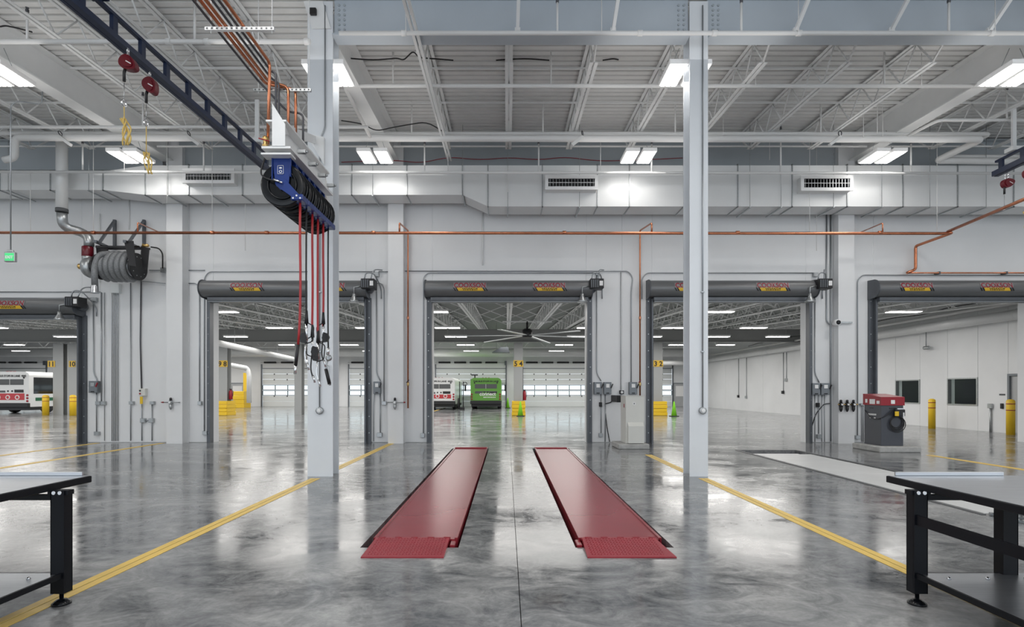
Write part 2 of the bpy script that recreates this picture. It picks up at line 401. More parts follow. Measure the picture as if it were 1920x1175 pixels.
# upper step wall closing the roof step above the far hall is the dividing wall itself
for n, (a, b, z0, z1) in enumerate(WIN):
    area(XR + 1.3, (a + b) / 2, z1 + .45, .6, .3, 6)  # fill light added to brighten the dark office behind this window
    t = thing('window_%d' % (n + 1), None, None, (XR, (a + b) / 2, z0), kind='structure')
    m = MB()
    for (p, q, r, s) in ((a, a + .05, z0, z1), (b - .05, b, z0, z1), (a + .05, b - .05, z0, z0 + .05), (a + .05, b - .05, z1 - .05, z1)): m.box(XR - .03, XR + .12, p, q, r, s)
    m.build('window_frame', 'galv', t)
    MB().box(XR + .05, XR + .06, a + .05, b - .05, z0 + .05, z1 - .05).build('pane', 'glass', t)
    m = MB(); m.box(XR + 2.2, XR + 2.3, a - 1, b + 1, z0 - .6, z1 + .6); m.box(XR + .3, XR + 2.2, b + .5, b + .6, z0 - .6, z1 + .6)
    m.box(XR + .3, XR + 2.2, a - .6, a - .5, z0 - .6, z1 + .6); m.box(XR + .3, XR + 2.2, a - .6, b + .6, z1 + .6, z1 + .7); m.box(XR + .3, XR + 2.2, a - .6, b + .6, z0 - .7, z0 - .6)
    m.build('office_interior', 'office_dark', t)
    MB().box(XR + 1.6, XR + 1.65, b - .55, b - .1, z0 - .3, z1 - .1).build('pale_inner_panel', 'cabinet_cream', t); MB().box(XR + 1.0, XR + 1.6, a + .1, b - .6, z0 + .1, z0 + .16).build('desk', 'cover_grey', t)  # pale panel added so the dark interior reads as partly lit
t = thing('door_10', None, None, (XR, 19.1, 0), kind='structure')
m = MB(); m.box(XR - .04, XR + .1, 19.70, 19.78, 0, 2.2); m.box(XR - .04, XR + .1, 18.68, 18.76, 0, 2.2); m.box(XR - .04, XR + .1, 18.76, 19.70, 2.12, 2.2); m.build('door_frame', 'box_grey', t)
MB().bbox(XR + .03, XR + .08, 18.76, 19.70, .01, 2.12).build('door_leaf', 'cover_grey', t)
MB().box(XR + .02, XR + .03, 18.98, 19.33, 1.0, 1.9).build('pane', 'dark_glass', t)
# far overhead doors
def sect_door(i, a, b):
    t = thing('door_%d' % (11 + i), None, None, ((a + b) / 2, FARY, 0), kind='structure')
    n = 7; h = 3.72 / n
    for k in range(n):
        z0 = k * h; z1 = z0 + h - .02
        if k in (2, 3):
            m = MB(); z0, z1 = (z0, z1)
            m.box(a + .1, b - .1, FARY + .05, FARY + .11, z0, z0 + .06); m.box(a + .1, b - .1, FARY + .05, FARY + .11, z1 - .06, z1)
            np_ = max(2, round((b - a) / 1.17))
            for j in range(np_ + 1):
                x = a + .1 + (b - a - .2) * j / np_; m.box(x - .035, x + .035, FARY + .05, FARY + .11, z0 + .06, z1 - .06)
            fr = m.build('glazed_panel_frame', 'grille_dark', t)
            for j in range(np_):
                x0 = a + .1 + (b - a - .2) * j / np_ + .035; x1 = a + .1 + (b - a - .2) * (j + 1) / np_ - .035
                MB().box(x0, x1, FARY + .07, FARY + .08, z0 + .06, z1 - .06).build('pane', 'glass', fr)
        else:
            pn = MB().cbox(a + .1, b - .1, FARY + .04, FARY + .12, z0, z1, .015).build('door_panel', 'panel_white', t)
            if k in (1, 4, 5):
                hm = MB()
                for j in range(1, 6): x = a + (b - a) * j / 6; hm.box(x - .05, x + .05, FARY + .01, FARY + .04, z1 - .1, z1 + .02)
                hm.build('hinge', 'grille_dark', pn)
    m = MB(); m.box(a, a + .1, FARY - .1, FARY - .002, 0, 4.1); m.box(b - .1, b, FARY - .1, FARY - .002, 0, 4.1); m.box(a, b, FARY - .04, FARY - .002, 3.66, 3.72); m.build('door_track', 'grey_steel', t)
    m = MB(); m.tube([(a, FARY - .18, 4.25), (b, FARY - .18, 4.25)], .012); m.box(b - .2, b, FARY - .3, FARY - .002, 4.0, 4.4); m.build('torsion_shaft', 'grey_steel', t)
    for j in range(4):
        x0 = a + .35 + (b - a - .9) * j / 4
        MB().tube([(x0, FARY - .18, 4.26), (x0 + 1.15, FARY - .18, 4.26)], .085, 8).build('torsion_spring', 'black', t)
for i, (a, b) in enumerate(FD): sect_door(i, a, b)
# ================================================================ STEEL
def isec(m, x, y0, y1, zb0, zb1, h0, h1, wf, tf=.025, tw=.02):
    """I section along Y"""
    def pr(xa, xb, za, zb):   # za,zb: offset functions at both ends
        m._a([(xa, y0, za[0]), (xb, y0, za[0]), (xb, y0, zb[0]), (xa, y0, zb[0]), (xa, y1, za[1]), (xb, y1, za[1]), (xb, y1, zb[1]), (xa, y1, zb[1])],
             [(0, 1, 2, 3), (7, 6, 5, 4), (0, 4, 5, 1), (1, 5, 6, 2), (2, 6, 7, 3), (3, 7, 4, 0)])
    return pr
def girder_y(x, y0, y1, bot, top, label, wf=.36):
    t = thing('roof_girder', label, 'girder', (x, y0, bot(y0)), 'roof girders running front to back')
    for nm, xa, xb, fa, fb in (('bottom_flange', x - wf / 2, x + wf / 2, bot, lambda y: bot(y) + .03), ('web', x - .012, x + .012, lambda y: bot(y) + .03, lambda y: top(y) - .03), ('top_flange', x - wf / 2, x + wf / 2, lambda y: top(y) - .03, top)):
        m = MB(); pr = isec(m, x, y0, y1, 0, 0, 0, 0, wf); pr(xa, xb, (fa(y0), fa(y1)), (fb(y0), fb(y1))); m.build(nm, 'white_steel', t)
gb = lambda y: 7.65 + .05 * y
for x, y0, lb in ((-10.15, -6, 'white roof girder above the exhaust hose reel at left'), (-3.4, 10.3, 'white roof girder running back from the left front column'), (10.4, -6, 'white roof girder at right, above the rightmost ceiling lamp')):
    girder_y(x, y0, 16.0, gb, lambda y: deckz(y) - .02, lb)
def girder_x(x0, x1, y, zb, zt, label, group, m='girder_paint_shaded', wf=.3, stiff=0):
    t = thing('roof_beam', label, 'beam', ((x0 + x1) / 2, y, zb), group)
    MB().box(x0, x1, y - wf / 2, y + wf / 2, zb, zb + .03).build('bottom_flange', m, t)
    MB().box(x0, x1, y - .012, y + .012, zb + .03, zt - .03).build('web', m, t)
    MB().box(x0, x1, y - wf / 2, y + wf / 2, zt - .03, zt).build('top_flange', m, t)
    for k in range(stiff):
        xx = x0 + .02 + (x1 - x0 - .04) * k / max(1, stiff - 1)
        MB().box(xx - .01, xx + .01, y - wf / 2 + .01, y - .012, zb + .03, zt - .03).build('stiffener', m, t)
    return t
def bolts(t, xs, zs, y, m='girder_paint_shaded'):
    b0 = None
    for x in xs:
        for z in zs:
            if b0 is None:
                b0 = MB().lathe((x, y, z), (0, -1, 0), [(.022, 0), (.022, .018), (.012, .024)], 6).build('bolt', m, t); bx, bz = x, z
            else:
                c = b0.copy(); C.objects.link(c); c.location = (x - bx, 0, z - bz)
t = girder_x(-3.21, 3.38, 9.95, 8.13, 8.88, 'blue-grey painted roof beam between the two front columns', 'beams over the front columns', 'beam_paint_lit')
bolts(t, (-3.12, -3.02, 3.2, 3.3), [8.22 + .09 * i for i in range(7)], 9.938)
t = girder_x(3.74, 17.4, 9.95, 8.13, 8.88, 'blue-grey painted roof beam running right from the right front column', 'beams over the front columns', 'beam_paint_lit')
bolts(t, (3.84, 3.94), [8.22 + .09 * i for i in range(7)], 9.938)
for a, b, lb in ((-24, -10.4, 'dark upper wall beam at the far left above the duct'), (-9.9, -3.6, 'upper wall beam above duct between the left wall columns'), (-3.2, 10.1, 'long upper wall beam above the duct in the middle'), (10.7, 24, 'upper wall beam above the duct at the far right')):
    girder_x(a, b, 16.13, 8.2, 9.12, lb, 'upper beams along the wall')
# kicker braces under the front beam
for i, x in enumerate((.2, 1.95, 5.3, 7.05, 8.85)):
    m = MB(); m.bar((x, 9.76, 8.2), (x + .02, 8.9, 8.82), .06, .06); m.bar((x - .05, 9.78, 8.19), (x + .05, 9.78, 8.19), .06, .08)
    setp(m.build('beam_brace', 'white_steel'), 'short angled brace on the front beam, %s from the left' % ORD[i], 'brace', 'angled braces on the front beam')
# joists
def make_joist(x, y0, y1, zb, depth, label, group, n, sl=.05, r=.018, cw=.066):
    t = thing('roof_joist', label, 'joist', (x, y0, zb), group); L = y1 - y0
    def ch(nm, off, a, b):
        m = MB()
        for s in (-1, 1):
            m.bar((x + s * (.020 + cw / 2), y0 + a, zb + off + sl * a), (x + s * (.020 + cw / 2), y0 + b, zb + off + sl * b), cw, .012)
            m.bar((x + s * .02, y0 + a, zb + off + .025 + sl * a), (x + s * .02, y0 + b, zb + off + .025 + sl * b), .010, .05)
        m.build(nm, 'white_steel', t)
    ch('top_chord', depth - .03, 0, L); ch('bottom_chord', 0, .75, L - .75)
    d = (L - 1.5) / n
    m = MB(); m.tube([(x, y0 + .75, zb + .02 + sl * .75), (x, y0 + .75 + d / 2, zb + depth - .03 + sl * (.75 + d / 2))], r, 5)
    a = m.build('web_member', 'white_steel', t)
    m = MB(); m.tube([(x, y0 + .75 + d / 2, zb + depth - .03 + sl * (.75 + d / 2)), (x, y0 + .75 + d, zb + .02 + sl * (.75 + d))], r, 5)
    b = m.build('web_member', 'white_steel', t)
    for k in range(1, n):
        for q in (a, b):
            c = q.copy(); C.objects.link(c); c.location = (0, d * k, sl * d * k)
    m = MB(); m.tube([(x, y0, zb + depth - .03), (x, y0 + .75, zb + .02 + sl * .75)], r * 1.3, 5)
    m.build('end_web', 'white_steel', t)
    m = MB(); m.tube([(x, y1, zb + depth - .03 + sl * L), (x, y1 - .75, zb + .02 + sl * (L - .75))], r * 1.3, 5); m.build('end_web', 'white_steel', t)
    return t
zb = lambda y: deckz(y) - .70
J = make_joist(-1.675, 10.1, 16.0, zb(10.1), .67, 'white open web roof joist in the middle bay, first from the left', 'open web joists over the middle bay', 5)
TJ = tree_of(J)
for i in range(1, 7):
    copy_to(TJ, (-1.675 + 1.725 * i, 10.1, zb(10.1)), 'white open web roof joist in the middle bay, %s from the left' % ORD[i])
for i in range(5):
    copy_to(TJ, (12.125 + 1.725 * i, 10.1, zb(10.1)), 'white open web roof joist in the right bay, %s beyond the right girder' % ORD[i], 'open web joists over the right bay')
J2 = make_joist(-8.46, 4.0, 16.0, zb(4), .67, 'long open web roof joist between the two left girders, first from the left', 'open web joists over the left bay', 10)
TJ2 = tree_of(J2)
for i in (1, 2): copy_to(TJ2, (-8.46 + 1.69 * i, 4, zb(4)), 'long open web roof joist between the two left girders, %s from the left' % ORD[i])
for i in range(5): copy_to(TJ2, (-11.85 - 1.7 * i, 4, zb(4)), 'open web roof joist beyond the left girder, %s out from it' % ORD[i], 'open web joists beyond the left girder')
# long suspended strut running front to back left of the centre
t = thing('suspended_strut', 'slim white double channel running front to back over the left lift platform', 'strut', (-1.66, 8.4, 8.0))
MB().bar((-1.70, 8.2, 8.02), (-1.70, 15.5, 8.27), .05, .05).build('channel', 'white_steel', t); MB().bar((-1.62, 8.2, 8.02), (-1.62, 15.5, 8.27), .05, .05).build('channel', 'white_steel', t)
for y in (9.2, 11, 12.8, 14.6): MB().tube([(-1.66, y, 8.04 + .034 * (y - 8.2)), (-1.66, y, deckz(y) - .65)], .01, 5).build('hanger_rod', 'white_steel', t)
# bridging
for xa, xb, nm in ((-3.2, 10.2, 'middle bay'), (-9.9, -3.6, 'left bay'), (10.6, 21, 'right bay'), (-20, -10.4, 'bay beyond the left girder')):
    for i, y in enumerate((12.1, 13.7, 15.1)):
        z = deckz(y) - (.13, .13, .68)[i]
        setp(MB().bar((xa, y, z), (xb, y, z), .035, .035).build('joist_bridging', 'white_steel'), 'thin bridging bar over the %s, %s from the front' % (nm, ORD[i]), 'bridging bar', 'bridging bars across the joists')
# far hall joists, girder, columns
zf = lambda y: deckf(y) - .78
J3 = make_joist(-32.76, 17.6, 33.3, zf(17.6), .75, 'far hall open web joist before the cross beam, first from the left', 'far hall joists, front bay', 11, r=.024, cw=.085)
T3 = tree_of(J3)
for i in range(1, 30): copy_to(T3, (-32.76 + 1.73 * i, 17.6, zf(17.6)), 'far hall open web joist before the cross beam, %s from the left' % ORD[i])
J4 = make_joist(-48.33, 34.0, 50.5, zf(34), .75, 'far hall open web joist beyond the cross beam, first from the left', 'far hall joists, rear bay', 8, r=.03, cw=.085)
T4 = tree_of(J4)
for i in range(1, 39): copy_to(T4, (-48.33 + 1.73 * i, 34.0, zf(34)), 'far hall open web joist beyond the cross beam, %s from the left' % ORD[i])
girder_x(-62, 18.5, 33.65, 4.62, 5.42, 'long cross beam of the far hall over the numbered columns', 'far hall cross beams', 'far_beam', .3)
# cross truss in the far hall rear bay
t = thing('cross_truss', 'pale cross truss spanning the far hall above the far doors', 'truss', (-10, 44, 5.0))
MB().bar((-49, 44, 5.1), (18, 44, 5.1), .1, .08).build('bottom_chord', 'white_steel', t); MB().bar((-49, 44, 6.0), (18, 44, 6.0), .1, .08).build('top_chord', 'white_steel', t)
a = MB().tube([(-49, 44, 5.1), (-48.1, 44, 6.0)], .03, 5).build('web_member', 'white_steel', t); b = MB().tube([(-48.1, 44, 6.0), (-47.2, 44, 5.1)], .03, 5).build('web_member', 'white_steel', t)
for k in range(1, 37):
    for q in (a, b): c = q.copy(); C.objects.link(c); c.location = (1.8 * k, 0, 0)
# crossed bracing between the far hall joists
for j, y in enumerate((20.5, 25.0, 29.5)):
    t = thing('cross_bracing', 'row of thin crossed braces between the far hall joists, %s row' % ORD[j], 'bracing', (-7, y, zf(y)), 'crossed bracing of the far hall')
    a = MB().bar((-32.76, y, zf(y) + .02), (-31.03, y, zf(y) + .70), .03, .03).build('brace', 'white_steel', t); b = MB().bar((-32.76, y + .04, zf(y) + .70), (-31.03, y + .04, zf(y) + .02), .03, .03).build('brace', 'white_steel', t)
    for k in range(1, 29):
        for q in (a, b): c = q.copy(); C.objects.link(c); c.location = (1.73 * k, 0, 0)
# ---- columns
def icol(x0, x1, y0, y1, ztop, label, name='steel_column', group='steel columns of the front row', cm='column_paint'):
    t = thing(name, label, 'column', ((x0 + x1) / 2, (y0 + y1) / 2, 0), group); xm = (x0 + x1) / 2
    MB().box(x0, x1, y0, y0 + .022, .0, ztop).build('front_flange', cm, t)
    MB().box(x0, x1, y1 - .022, y1, .0, ztop).build('rear_flange', cm, t)
    MB().box(xm - .01, xm + .01, y0 + .022, y1 - .022, .0, ztop).build('web', cm, t)
    return t
colL = icol(-3.69, -3.22, 9.88, 10.24, 8.8, 'wide white steel column at left, behind the hanging hoses')
colR = icol(3.39, 3.73, 9.88, 10.24, 8.8, 'slim white steel column right of the two lift platforms')
def wcol(x0, x1, label):
    t = thing('wall_column', label, 'column', ((x0 + x1) / 2, 16.1, 0), 'white columns standing against the wall')
    MB().box(x0, x1, 15.95, 15.975, 0, 8.9).build('front_flange', 'wall', t)
    MB().box(x0 + .01, x1 - .01, 15.975, 16.27, 0, 8.9).build('column_body', 'wall', t)
    MB().box(x0 - .004, x1 + .004, 16.27, 16.295, 0, 8.9).build('rear_flange', 'wall', t)
wcol(-10.18, -9.70, 'white wall column right of the exhaust hose reel')
wcol(-3.55, -3.09, 'white wall column between the second and the middle doorway')
wcol(9.92, 10.40, 'white wall column behind the red topped console')
FC = [(-28.85, 34.3, '11', 'far hall column carrying the number 11'), (-27.93, 34.3, '10', 'far hall column carrying the number 10'), (-18.1, 34, '9 8', 'far hall column with the numbers 9 and 8'),
      (-13.5, 34.5, None, 'plain far hall column left of the red hoses'), (.74, 33.8, '5 4', 'far hall column with the numbers 5 and 4'), (9.6, 33.8, '3 2', 'far hall column with the numbers 3 and 2')]
for x, y, s, lb in FC:
    wd = .28 if s else .23
    if s in ('11', '10'): wd = .33
    t = icol(x - wd, x + wd, y, y + .5, 4.6, lb, 'far_column', 'columns of the far hall', 'far_column_shaded')
    if s:
        wx = .31 if ' ' in s else (.2 if s == '10' else .23); sx = x - .42 if s == '11' else x
        sg = thing('column_sign', {'11': 'yellow sign 11 sticking out left of its far column', '10': 'narrow yellow sign 10 on the far column by the first doorway jamb', '9 8': 'yellow sign 9 8 in the second doorway', '5 4': 'yellow sign 5 4 in the middle doorway', '3 2': 'yellow sign 3 2 in the fourth doorway'}[s], 'sign', (sx, y - .03, 3.1), 'yellow number signs')
        MB().box(sx - wx, sx + wx, y - .03, y - .003, 3.08, 3.48).build('sign_plate', 'decal_yellow', sg)
        text(s, .42, sx, 3.13, y - .034, bold=.012).build('lettering', 'black', sg)
# ================================================================ PIPES OVERHEAD
def pipe(pts, r, m, label, cat='pipe', name='sprinkler_pipe', group=None, n=10, br=.15, couplings=()):
    t = MB().tube(bend(pts, br), r, n)
    o = setp(t.build(name, m), label, cat, group)
    return o
def couple(o, cs, r, ax, m):
    for c in cs: MB().lathe(c, ax, [(r * .9, -.045), (r, -.04), (r, .04), (r * .9, .045)], 10).build('coupling', m, o)
G1 = 'white sprinkler pipes under the roof'
o = pipe([at(636, 62, 9.5), at(1990, 62, 9.5)], .037, 'pipe_white', 'white sprinkler pipe along the bottom of the front beam', group=G1)
couple(o, [at(x, 62, 9.5) for x in (757, 1200, 1340, 1498, 1860)], .05, (1, 0, 0), 'pipe_white')
o = pipe([at(-60, 78, 9.5), at(582, 78, 9.5)], .042, 'pipe_white', 'white sprinkler pipe high at left ending at the left front column', group=G1)
couple(o, [at(x, 78, 9.5) for x in (316, 388, 575)], .058, (1, 0, 0), 'pipe_white')
pipe([at(694, 256, 13.6), at(645, 161, 11.7), at(1990, 161, 11.7)], .045, 'pipe_white', 'white sprinkler pipe crossing the middle of the ceiling', group=G1)
pipe([at(-60, 238, 13.0), at(690, 238, 13.0)], .035, 'pipe_white', 'thin white sprinkler pipe just above the thick pair, left half', group=G1)
G2 = 'pair of thick white pipes across the ceiling'
pipe([at(8, 300, 13.9), at(28, 296, 13.9), at(28, 258, 13.9), at(1842, 261, 13.9), at(1755, 301, 15.0), at(1990, 303, 15.0)], .085, 'pipe_white', 'thick white pipe, the lower of the pair crossing the whole ceiling', group=G2, name='thick_pipe')
pipe([at(-60, 250, 14.05), at(1858, 251, 14.05), at(1765, 293, 15.2), at(1990, 294, 15.2)], .05, 'pipe_white', 'thinner white pipe, the upper of the pair crossing the whole ceiling', group=G2, name='thick_pipe')
pipe([at(-60, 322, 14.5), at(1990, 325, 14.5)], .036, 'pipe_white', 'white sprinkler pipe in front of the air duct', group=G1)
pipe([at(1692, 260, 14.0), at(1760, 225, 13.04), at(1990, 225, 13.04)], .035, 'pipe_white', 'white pipe slanting past the right girder', group=G1)
# vertical sprigs
SP = [(51, 18, 76, 9.5), (365, 0, 76, 9.5), (737, 72, 160, 11.7), (772, 175, 248, 13.9), (796, 266, 322, 14.5), (1010, 266, 322, 14.5), (1033, 72, 160, 11.7), (1018, 173, 248, 13.9),
      (1045, 0, 60, 9.5), (1390, 0, 60, 9.5), (1779, 0, 60, 9.5), (1222, 266, 322, 14.5), (1266, 172, 248, 13.9), (1658, 77, 161, 11.7), (1539, 179, 248, 13.9), (1464, 240, 322, 14.5), (1708, 266, 322, 14.5), (1888, 165, 225, 13.04),
      (268, 176, 238, 13.0), (382, 266, 322, 14.5), (155, 266, 318, 14.5), (910, 76, 76, 9)]
n = 0
for x, y0, y1, D in SP:
    if y0 == y1: continue
    a = at(x, y0, D); b = at(x, y1, D); m = MB().tube([a, b], .021, 6)
    o = m.build('sprinkler_sprig', 'pipe_white'); MB().lathe(a, (0, 0, 1), [(.028, -.05), (.03, 0), (.012, .02), (.03, .03), (.03, .035)], 8).build('sprinkler_head', 'steel_pipe', o)
    col = 'left' if x < 600 else ('middle' if x < 1290 else 'right')
    where = {9.5: 'pipe along the front beam', 11.7: 'pipe crossing the middle of the ceiling', 13.9: 'thick pipe pair', 14.5: 'pipe in front of the air duct', 13.04: 'slanting right pipe', 13.0: 'thin left pipe'}[D]
    k_ = sum(1 for q in SP if q[3] == D and q[0] < x and q[1] != q[2])
    setp(o, 'upright sprinkler stub on the %s, %s from the left' % (where, ORD[k_]), 'sprinkler', 'upright sprinkler stubs under the roof')
# thin hanger rods
HR = ((57, 320, 436, 14.75), (175, 240, 436, 14.75), (398, 240, 436, 14.75), (460, 270, 470, 15.9), (233, 240, 320, 14.4), (313, 262, 380, 15.1), (1443, 262, 300, 15.3), (1531, 270, 470, 15.9), (1518, 264, 440, 15.1), (1757, 240, 436, 14.75), (1655, 135, 255, 13.8),
                     (1497, 0, 60, 9.4), (1866, 0, 60, 9.4), (1417, 110, 160, 11.6), (1728, 100, 165, 11.6), (840, 262, 320, 14.4), (1126, 262, 320, 14.4), (952, 310, 360, 15.1), (761, 0, 60, 9.4), (1128, 0, 60, 9.4), (1645, 60, 250, 13.6), (1619, 190, 258, 13.8), (1356, 205, 255, 13.8))
for x, y0, y1, D in HR:
    setp(MB().tube([at(x, y0, D), at(x, y1, D)], .008, 5).build('hanger_rod', 'pipe_white'), 'thin threaded hanger rod under the roof, %s counting from the left' % ORD[sum(1 for q in HR if q[0] < x)], 'rod', 'thin hanger rods')
# pipe clamps hanging from the thick pair
for x, lb in ((118, 'slanting white pipe clamp under the thick pipes near the white drop duct'), (359, 'slanting white pipe clamp under the thick pipes near the yellow ropes'), (1087, 'small white pipe clamp under the thick pipes above the grille'), (1570, 'slanting white pipe clamp under the thick pipes at right')):
    t = thing('pipe_clamp', lb, 'clamp', at(x, 262, 13.75), 'slanting clamps on the thick pipes'); s = 1 if x < 800 else -1
    MB().bar(at(x - 6 * s, 256, 13.75), at(x + 15 * s, 272, 13.7), .07, .07).build('strut', 'pipe_white', t)
    MB().ring(at(x - 5 * s, 250, 13.78), (1, 0, .3), .06, .012, 12, 6).build('hook', 'steel_pipe', t)
# dark cables looping between joists
for pts, lb in (([(640, 108, 11.6), (700, 113, 11.6), (745, 109, 11.6), (757, 113, 11.6), (775, 95, 11.5), (785, 108, 11.5), (800, 109, 11.5), (850, 113, 11.6)], 'black cable looping beside the slim double channel'),
                ([(930, 113, 11.9), (955, 111, 11.9), (990, 110, 11.9), (1030, 113, 11.9)], 'short black cable at the middle joist'), ([(1130, 113, 11.9), (1150, 110, 11.9), (1160, 112, 11.9)], 'very short black cable right of the middle joist'),
                ([(640, 226, 13.6), (680, 232, 13.6), (705, 246, 13.6), (740, 238, 13.6), (800, 228, 13.6), (830, 246, 13.6)], 'black cable sagging in front of the left roof girder'),
                ([(0, 50, 10.3), (10, 48, 10.3), (30, 52, 10.3), (60, 60, 10.3)], 'black cable at the far left ceiling edge')):
    setp(MB().tube(bend([at(*p) for p in pts], .3), .014, 6).build('cable', 'rubber'), lb, 'cable', 'loose cables under the roof')
pts = [at(x, y, 15.9) for x, y in ((640, 304), (740, 300), (790, 306), (840, 294), (900, 300), (955, 295), (1010, 300), (1060, 294), (1120, 302), (1200, 300), (1280, 296))]
setp(MB().tube(bend(pts, .8), .012, 5).build('cable', 'red'), 'thin red alarm wire strung along the wall beam', 'cable', 'loose cables under the roof')
# ================================================================ DUCT
dt = thing('air_duct', 'long white rectangular air duct running along the top of the wall', 'duct', (0, 15.5, 6.8))
def dsec(x0, x1, b0, b1, t0, t1, seam=True):
    m = MB(); f, k = 15.2, 15.9
    m._a([(x0, f, b0), (x1, f, b1), (x1, k, b1), (x0, k, b0), (x0, f, t0), (x1, f, t1), (x1, k, t1), (x0, k, t0)], [(0, 1, 2, 3), (7, 6, 5, 4), (0, 4, 5, 1), (1, 5, 6, 2), (2, 6, 7, 3), (3, 7, 4, 0)])
    m.build('duct_section', 'duct', dt)
    if seam:
        m = MB(); m.box(x1 - .012, x1 + .012, f - .03, k + .0, b1 - .03, b1 - .002); m.box(x1 - .012, x1 + .012, f - .03, f - .002, b1 - .03, t1 + .03); m.box(x1 - .012, x1 + .012, f - .03, k, t1, t1 + .03); m.build('duct_flange', 'galv', dt)
dx = lambda p: (p - 950) * 15.2 / F
B1, T1, B2, T2, B3 = 7.30, 7.83, 7.16, 8.0, 6.83
segs = [(-22, dx(-100), B1, B1, T1, T1), (dx(-100), dx(0), B1, B1, T1, T1), (dx(0), dx(95), B1, B1, T1, T1), (dx(95), dx(194), B1, B1, T1, T1), (dx(194), dx(273), B1, B2, T1, T2)]
q = [273, 354, 455, 555, 660, 763, 867]
segs += [(dx(a), dx(b), B2, B2, T2, T2) for a, b in zip(q[:-1], q[1:])]
segs += [(dx(867), dx(915), B2, B3, T2, T2)]
q = [915, 1017, 1120, 1180, 1282, 1383, 1485, 1588, 1692, 1795, 1900, 2050, 2380]
segs += [(dx(a), dx(b), B3, B3, T2, T2) for a, b in zip(q[:-1], q[1:])]
for s in segs: dsec(*s)
for i, x in enumerate((20, 170, 318, 400, 500, 700, 868, 952, 1086, 1404, 1462, 1560, 1650, 1740, 1845)):
    X = dx(x); b = B1 if x < 200 else (B2 if x < 880 else B3)
    t = thing('duct_hanger', 'thin rods and strut carrying the air duct, %s from the left' % (ORD + ['fifteenth'])[i], 'hanger', (X, 15.5, b - .04), 'duct hangers')
    MB().bar((X, 15.1, b - .05), (X, 16.0, b - .05), .04, .03).build('strut', 'galv', t)
    MB().tube([(X, 15.13, b - .05), (X, 15.13, deckz(15.1) - .05)], .007, 5).build('rod', 'galv', t)
def grille(px0, px1, py0, py1, lb):
    D = 14.95; a = at(px0, py0, D); b = at(px1, py1, D)
    t = thing('air_grille', lb, 'vent', ((a.x + b.x) / 2, D, b.z), 'supply grilles on the air duct')
    m = MB(); m._a([(a.x - .0, 15.2, b.z - .02), (b.x, 15.2, b.z - .02), (b.x, 15.2, a.z), (a.x, 15.2, a.z), (a.x, D, b.z), (b.x, D, b.z), (b.x, D, a.z), (a.x, D, a.z)],
                   [(0, 4, 5, 1), (3, 2, 6, 7), (0, 3, 7, 4), (1, 5, 6, 2), (0, 1, 2, 3)]); m.build('collar', 'duct', t)
    f = .06; m = MB()
    for bx in ((a.x - .03, b.x + .03, b.z - .03, b.z + f), (a.x - .03, b.x + .03, a.z - f, a.z + .03), (a.x - .03, a.x + f, b.z + f, a.z - f), (b.x - f, b.x + .03, b.z + f, a.z - f)): m.box(bx[0], bx[1], D - .03, D + .01, bx[2], bx[3])
    m.build('grille_frame', 'white', t)
    MB().box(a.x + .02, b.x - .02, D + .08, D + .1, b.z + .02, a.z - .02).build('backing', 'black', t)
    s0 = None; N = 15
    for i in range(N):
        x = a.x + f + (b.x - a.x - 2 * f) * (i + .5) / N
        if s0 is None: s0 = MB().prism([(x - .006, D - .01), (x + .006, D - .01), (x + .05, D + .06), (x + .038, D + .06)], 'xy', b.z + f, a.z - f).build('slat', 'galv', t); x0 = x
        else: c = s0.copy(); C.objects.link(c); c.location = (x - x0, 0, 0)
    for k in (1,):
        z = b.z + (a.z - b.z) * k / 2; MB().box(a.x + f, b.x - f, D - .018, D - .006, z - .006, z + .006).build('cross_bar', 'white', t)
grille(345, 438, 318, 342, 'left supply grille on the air duct, above the second doorway')
grille(1024, 1119, 331, 354, 'middle supply grille on the air duct, above the lift doorway')
grille(1503, 1597, 331, 356, 'right supply grille on the air duct, above the fourth doorway')
# ================================================================ LAMPS
def lamp(x, y, z, lb, grp='bright ceiling lamps in the front hall'):
    t = thing('ceiling_lamp', lb, 'lamp', (x, y, z), grp)
    for s in (-1, 1):
        cx = x + s * .22
        h = MB().box(cx - .18, cx + .18, y - .38, y + .38, z + .01, z + .10).build('housing', 'white', t)
        for k in (-1, 0, 1): MB().box(cx + k * .11 - .04, cx + k * .11 + .04, y - .35, y + .35, z - .005, z + .01).build('tube_lens', 'lamp', h)
    for s in (-1, 1): MB().tube([(x + s * .3, y, z + .1), (x + s * .1, y, deckz(y) - .62)], .006, 5).build('suspension_wire', 'galv', t)
names = {(-10.0, 14.2): 'lit ceiling lamp at left, above the hose reel and the yellow ropes', (-3.5, 14.2): 'lit ceiling lamp just right of the left front column, near the wall', (3.5, 14.2): 'lit ceiling lamp above the middle grille, near the wall', (10.0, 14.2): 'lit ceiling lamp near the wall above the right grille',
         (-10.0, 10.5): 'lit ceiling lamp cut off by the left picture edge', (-3.5, 10.5): 'lit ceiling lamp mostly hidden by the left front column', (3.5, 10.5): 'lit ceiling lamp partly hidden by the right front column', (10.0, 10.5): 'lit ceiling lamp near the upper right corner'}
for (x, y), lb in names.items(): lamp(x, y, 7.78, lb)
